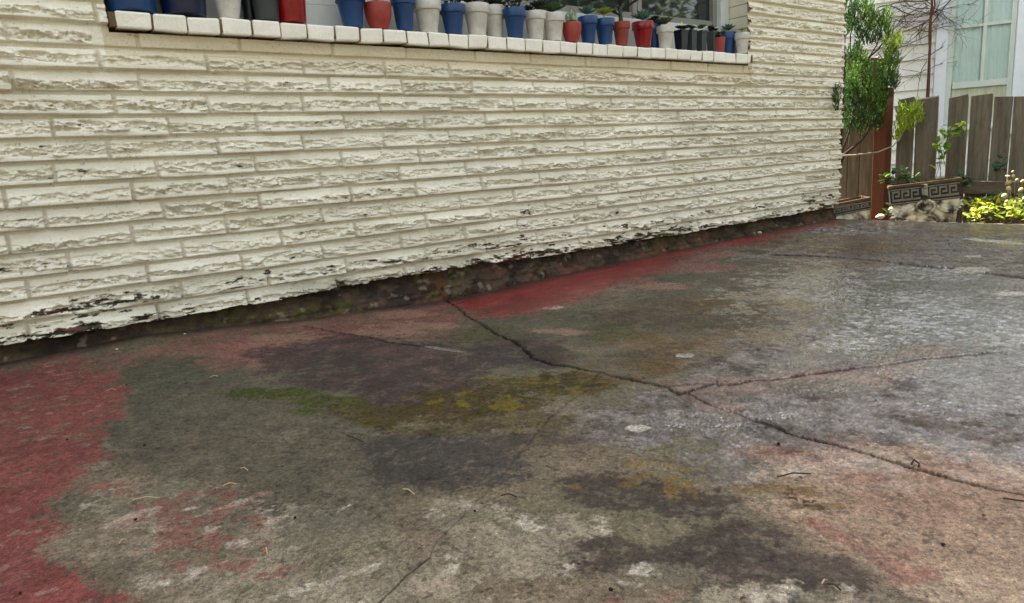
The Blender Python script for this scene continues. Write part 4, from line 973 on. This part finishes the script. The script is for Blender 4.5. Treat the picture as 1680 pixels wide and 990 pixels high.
# ------------------------------------------------------------ debris
def pebble(px, py, r, c, lab, name='pebble', cat='pebble', group=None, y=None):
    p = Vector(gpoint(px, py)); bm = bmesh.new(); bmesh.ops.create_icosphere(bm, subdivisions=2, radius=r)
    for v in bm.verts:
        v.co *= 1+.35*(mn.noise(v.co*(1.1/r)+Vector((px, py, 0)))); v.co.z *= .6
    me = bpy.data.meshes.new(name); bm.to_mesh(me); bm.free(); o = bpy.data.objects.new(name, me); COL.objects.link(o); o.location = p+Vector((0, 0, r*.35)); o.rotation_euler.z = px
    me.materials.append(c); me.polygons.foreach_set('use_smooth', [True]*len(me.polygons)); tag(o, lab, cat, group); return o
st_l = material('pale_stone', srgb(196, 188, 170), .8, .3, .2, 60, .6, 200); st_d = material('dark_clod', srgb(40, 33, 28), .95, .2, .3, 80, .8, 200); st_g = material('grey_stone', srgb(98, 90, 80), .9, .3, .25, 60, .8, 200)
pebble(1444, 358, .028, st_l, 'pale stone at the foot of the red brown fence post')
pebble(1466, 360, .018, st_g, 'small grey stone between the fence post and the large planter')
pebble(1246, 383, .014, st_l, 'pale pebble just right of the weed at the wall foot')
pebble(22, 585, .022, st_g, 'grey stone in the gap at the lower left of the wall', 'pebble')
pebble(192, 574, .004, st_l, 'tiny white chip on the red paint near the left of the wall foot')
pebble(303, 549, .004, st_l, 'tiny white chip nearest the footing left of the faded pink paint')
random.seed(12)
clods = [(208, 632), (240, 647), (237, 731), (360, 834), (484, 850), (603, 528), (868, 552), (860, 696), (857, 701), (792, 832), (779, 839), (765, 758), (1437, 657), (1523, 656), (1277, 729), (1486, 891), (1547, 894), (1655, 907), (222, 853), (604, 812), (110, 722), (364, 620), (1002, 968), (1400, 907), (33, 973), (412, 925), (1190, 480), (1372, 479), (712, 690), (550, 905)]
for (x, y) in clods[::2]:
    pebble(x, y, random.uniform(.0016, .0032), st_d, 'crumb of dark soil lying on the stained concrete', 'soil_crumb', 'soil crumb', 'dark soil crumbs scattered on the patio')
straw = material('dry_straw', srgb(176, 150, 112), .7, .3, .2, 80); twig_m = material('dark_twig', srgb(58, 44, 34), .85, .2, .3, 80)
def stick(pts, r, mat, lab, name='twig', cat='twig', group=None):
    P = [Vector(gpoint(*q))+Vector((0, 0, .004+.002*math.sin(i*2))) for i, q in enumerate(pts)]
    c = P[0]; o = MB().tube([p-c for p in P], r, 5).build(name, mat); o.location = c; tag(o, lab, cat, group); return o
for k, (a_, b_) in enumerate([((366, 801), (388, 796)), ((218, 824), (262, 819)), ((176, 644), (190, 641)), ((661, 806), (680, 813)), ((196, 896), (208, 888)), ((437, 903), (439, 912)), ((395, 772), (407, 774)), ((1348, 963), (1357, 955)), ((345, 622), (358, 619))]):
    m_ = ((a_[0]+b_[0])/2, (a_[1]+b_[1])/2-1)
    stick([a_, m_, b_], .0009, straw, 'short piece of dry straw lying on the patio', 'straw', 'straw', 'bits of dry straw on the patio')
for k, (pts, lab) in enumerate([([(1275, 787), (1300, 782), (1330, 780)], 'thin dark twig above the brown debris on the pinkish slab'), ([(1357, 963), (1368, 966), (1380, 972)], 'short dark twig beside a straw at the lower right'), ([(569, 718), (580, 722), (596, 727)], 'small curved twig below the green moss'), ([(822, 817), (835, 816), (848, 818)], 'short brown twig near the fine crack at lower centre'), ([(1645, 822), (1680, 829)], 'reddish twig near the right frame edge')]):
    stick(pts, .0012, twig_m, lab)
stick([(1495, 766), (1499, 760), (1508, 763), (1507, 769)], .0016, twig_m, 'curled dark twig standing in the long crack at the right')
lfm = material('dead_leaf', srgb(74, 52, 34), .7, .3, .3, 60)
random.seed(3)
def dead(px, py, L, lab):
    p = Vector(gpoint(px, py)); mb = MB(); a = random.uniform(0, 6.28); L *= .55
    mb.leaf((0, 0, .003), (math.cos(a), math.sin(a), .15), (0, 0, 1), L, L*.5, fold=.3, curl=.2); o = mb.build('dead_leaf', lfm); o.location = p; tag(o, lab, 'leaf', 'dead leaves on the patio')
for (x, y, L) in [(1310, 827, .03), (1322, 824, .022), (1332, 829, .025), (1298, 806, .02), (1290, 812, .02), (1225, 862, .018), (1612, 853, .02), (1210, 858, .014), (402, 772, .014), (573, 719, .022), (590, 719, .018), (1225, 985, .02), (1300, 792, .016), (1340, 826, .02), (1290, 800, .016), (1315, 790, .02)]:
    dead(x, y, L, 'curled brown dead leaf fragment on the slab')

# ------------------------------------------------------------ garden tree mirrored in the window; unseen row added to block low sky
def garden_or_added_tree(loc_, R_, H_, lab, seed):
    random.seed(seed); root = empty('garden_or_added_tree', loc_); tag(root, lab, 'tree', 'mirrored garden tree and added unseen trees')
    mb = MB(); mb.tube([(0, 0, 0), (.05, .03, H_*.35), (.0, .1, H_*.7), (.1, .1, H_)], [.12, .10, .07, .02], 8)
    for i in range(14):
        a = i*2.4; z = H_*(.25+.05*i); mb.tube([(0, 0, z), (math.cos(a)*R_*.5, math.sin(a)*R_*.5, z+.3), (math.cos(a)*R_*.9, math.sin(a)*R_*.9, z+.4)], [.04, .025, .01], 5)
    mb.build('trunk', bark, root)
    mb = MB()
    cl = [(Vector((random.gauss(0, R_*.5), random.gauss(0, R_*.5), random.uniform(.3, H_))), random.uniform(.25, .55)) for _ in range(75)]
    for (c, r) in cl:
        k0 = random.uniform(.6, 1.4)
        for i in range(130):
            d = Vector((random.gauss(0, 1), random.gauss(0, 1), random.gauss(0, .8))).normalized()
            p = c+d*r*random.random()**.4; cc = random.choice([(112, 132, 66), (140, 156, 84), (74, 92, 50)])
            mb.leaf(p, Vector((random.uniform(-1, 1), random.uniform(-1, 1), random.uniform(-.6, .4))), (random.uniform(-.5, .5), random.uniform(-.5, .5), 1), .11, .06, tuple(k0*q*random.uniform(.8, 1.2) for q in srgb(*cc)))
    mb.build('crown', leafm, root, color=True)
garden_or_added_tree((6.7, -1.1, -.66), 1.3, 3.6, 'bushy garden tree across the patio, mirrored in the right pane', 41)
garden_or_added_tree((-4.5, -3.6, -.66), 1.9, 4.8, 'tall leafy tree, added to block low sky, at the near left end', 42)
src = [o for o in COL.objects if o.name.startswith('garden_or_added_tree')][-1]
for k, (x, y, sc) in enumerate(((-1.8, -4.6, 1.0), (1.2, -4.4, 1.05), (4.3, -4.7, .95), (7.6, -4.3, 1.1), (-6.2, -.6, 1.0), (-6.4, 2.0, .9))):
    r = src.copy(); COL.objects.link(r); r.location = (x, y, -.66); r.rotation_euler.z = k*1.3; r.scale = (sc, sc, sc); r['label'] = 'leafy tree added behind the viewer of the patio to block low sky'
    for ch in src.children:
        c = ch.copy(); COL.objects.link(c); c.parent = r
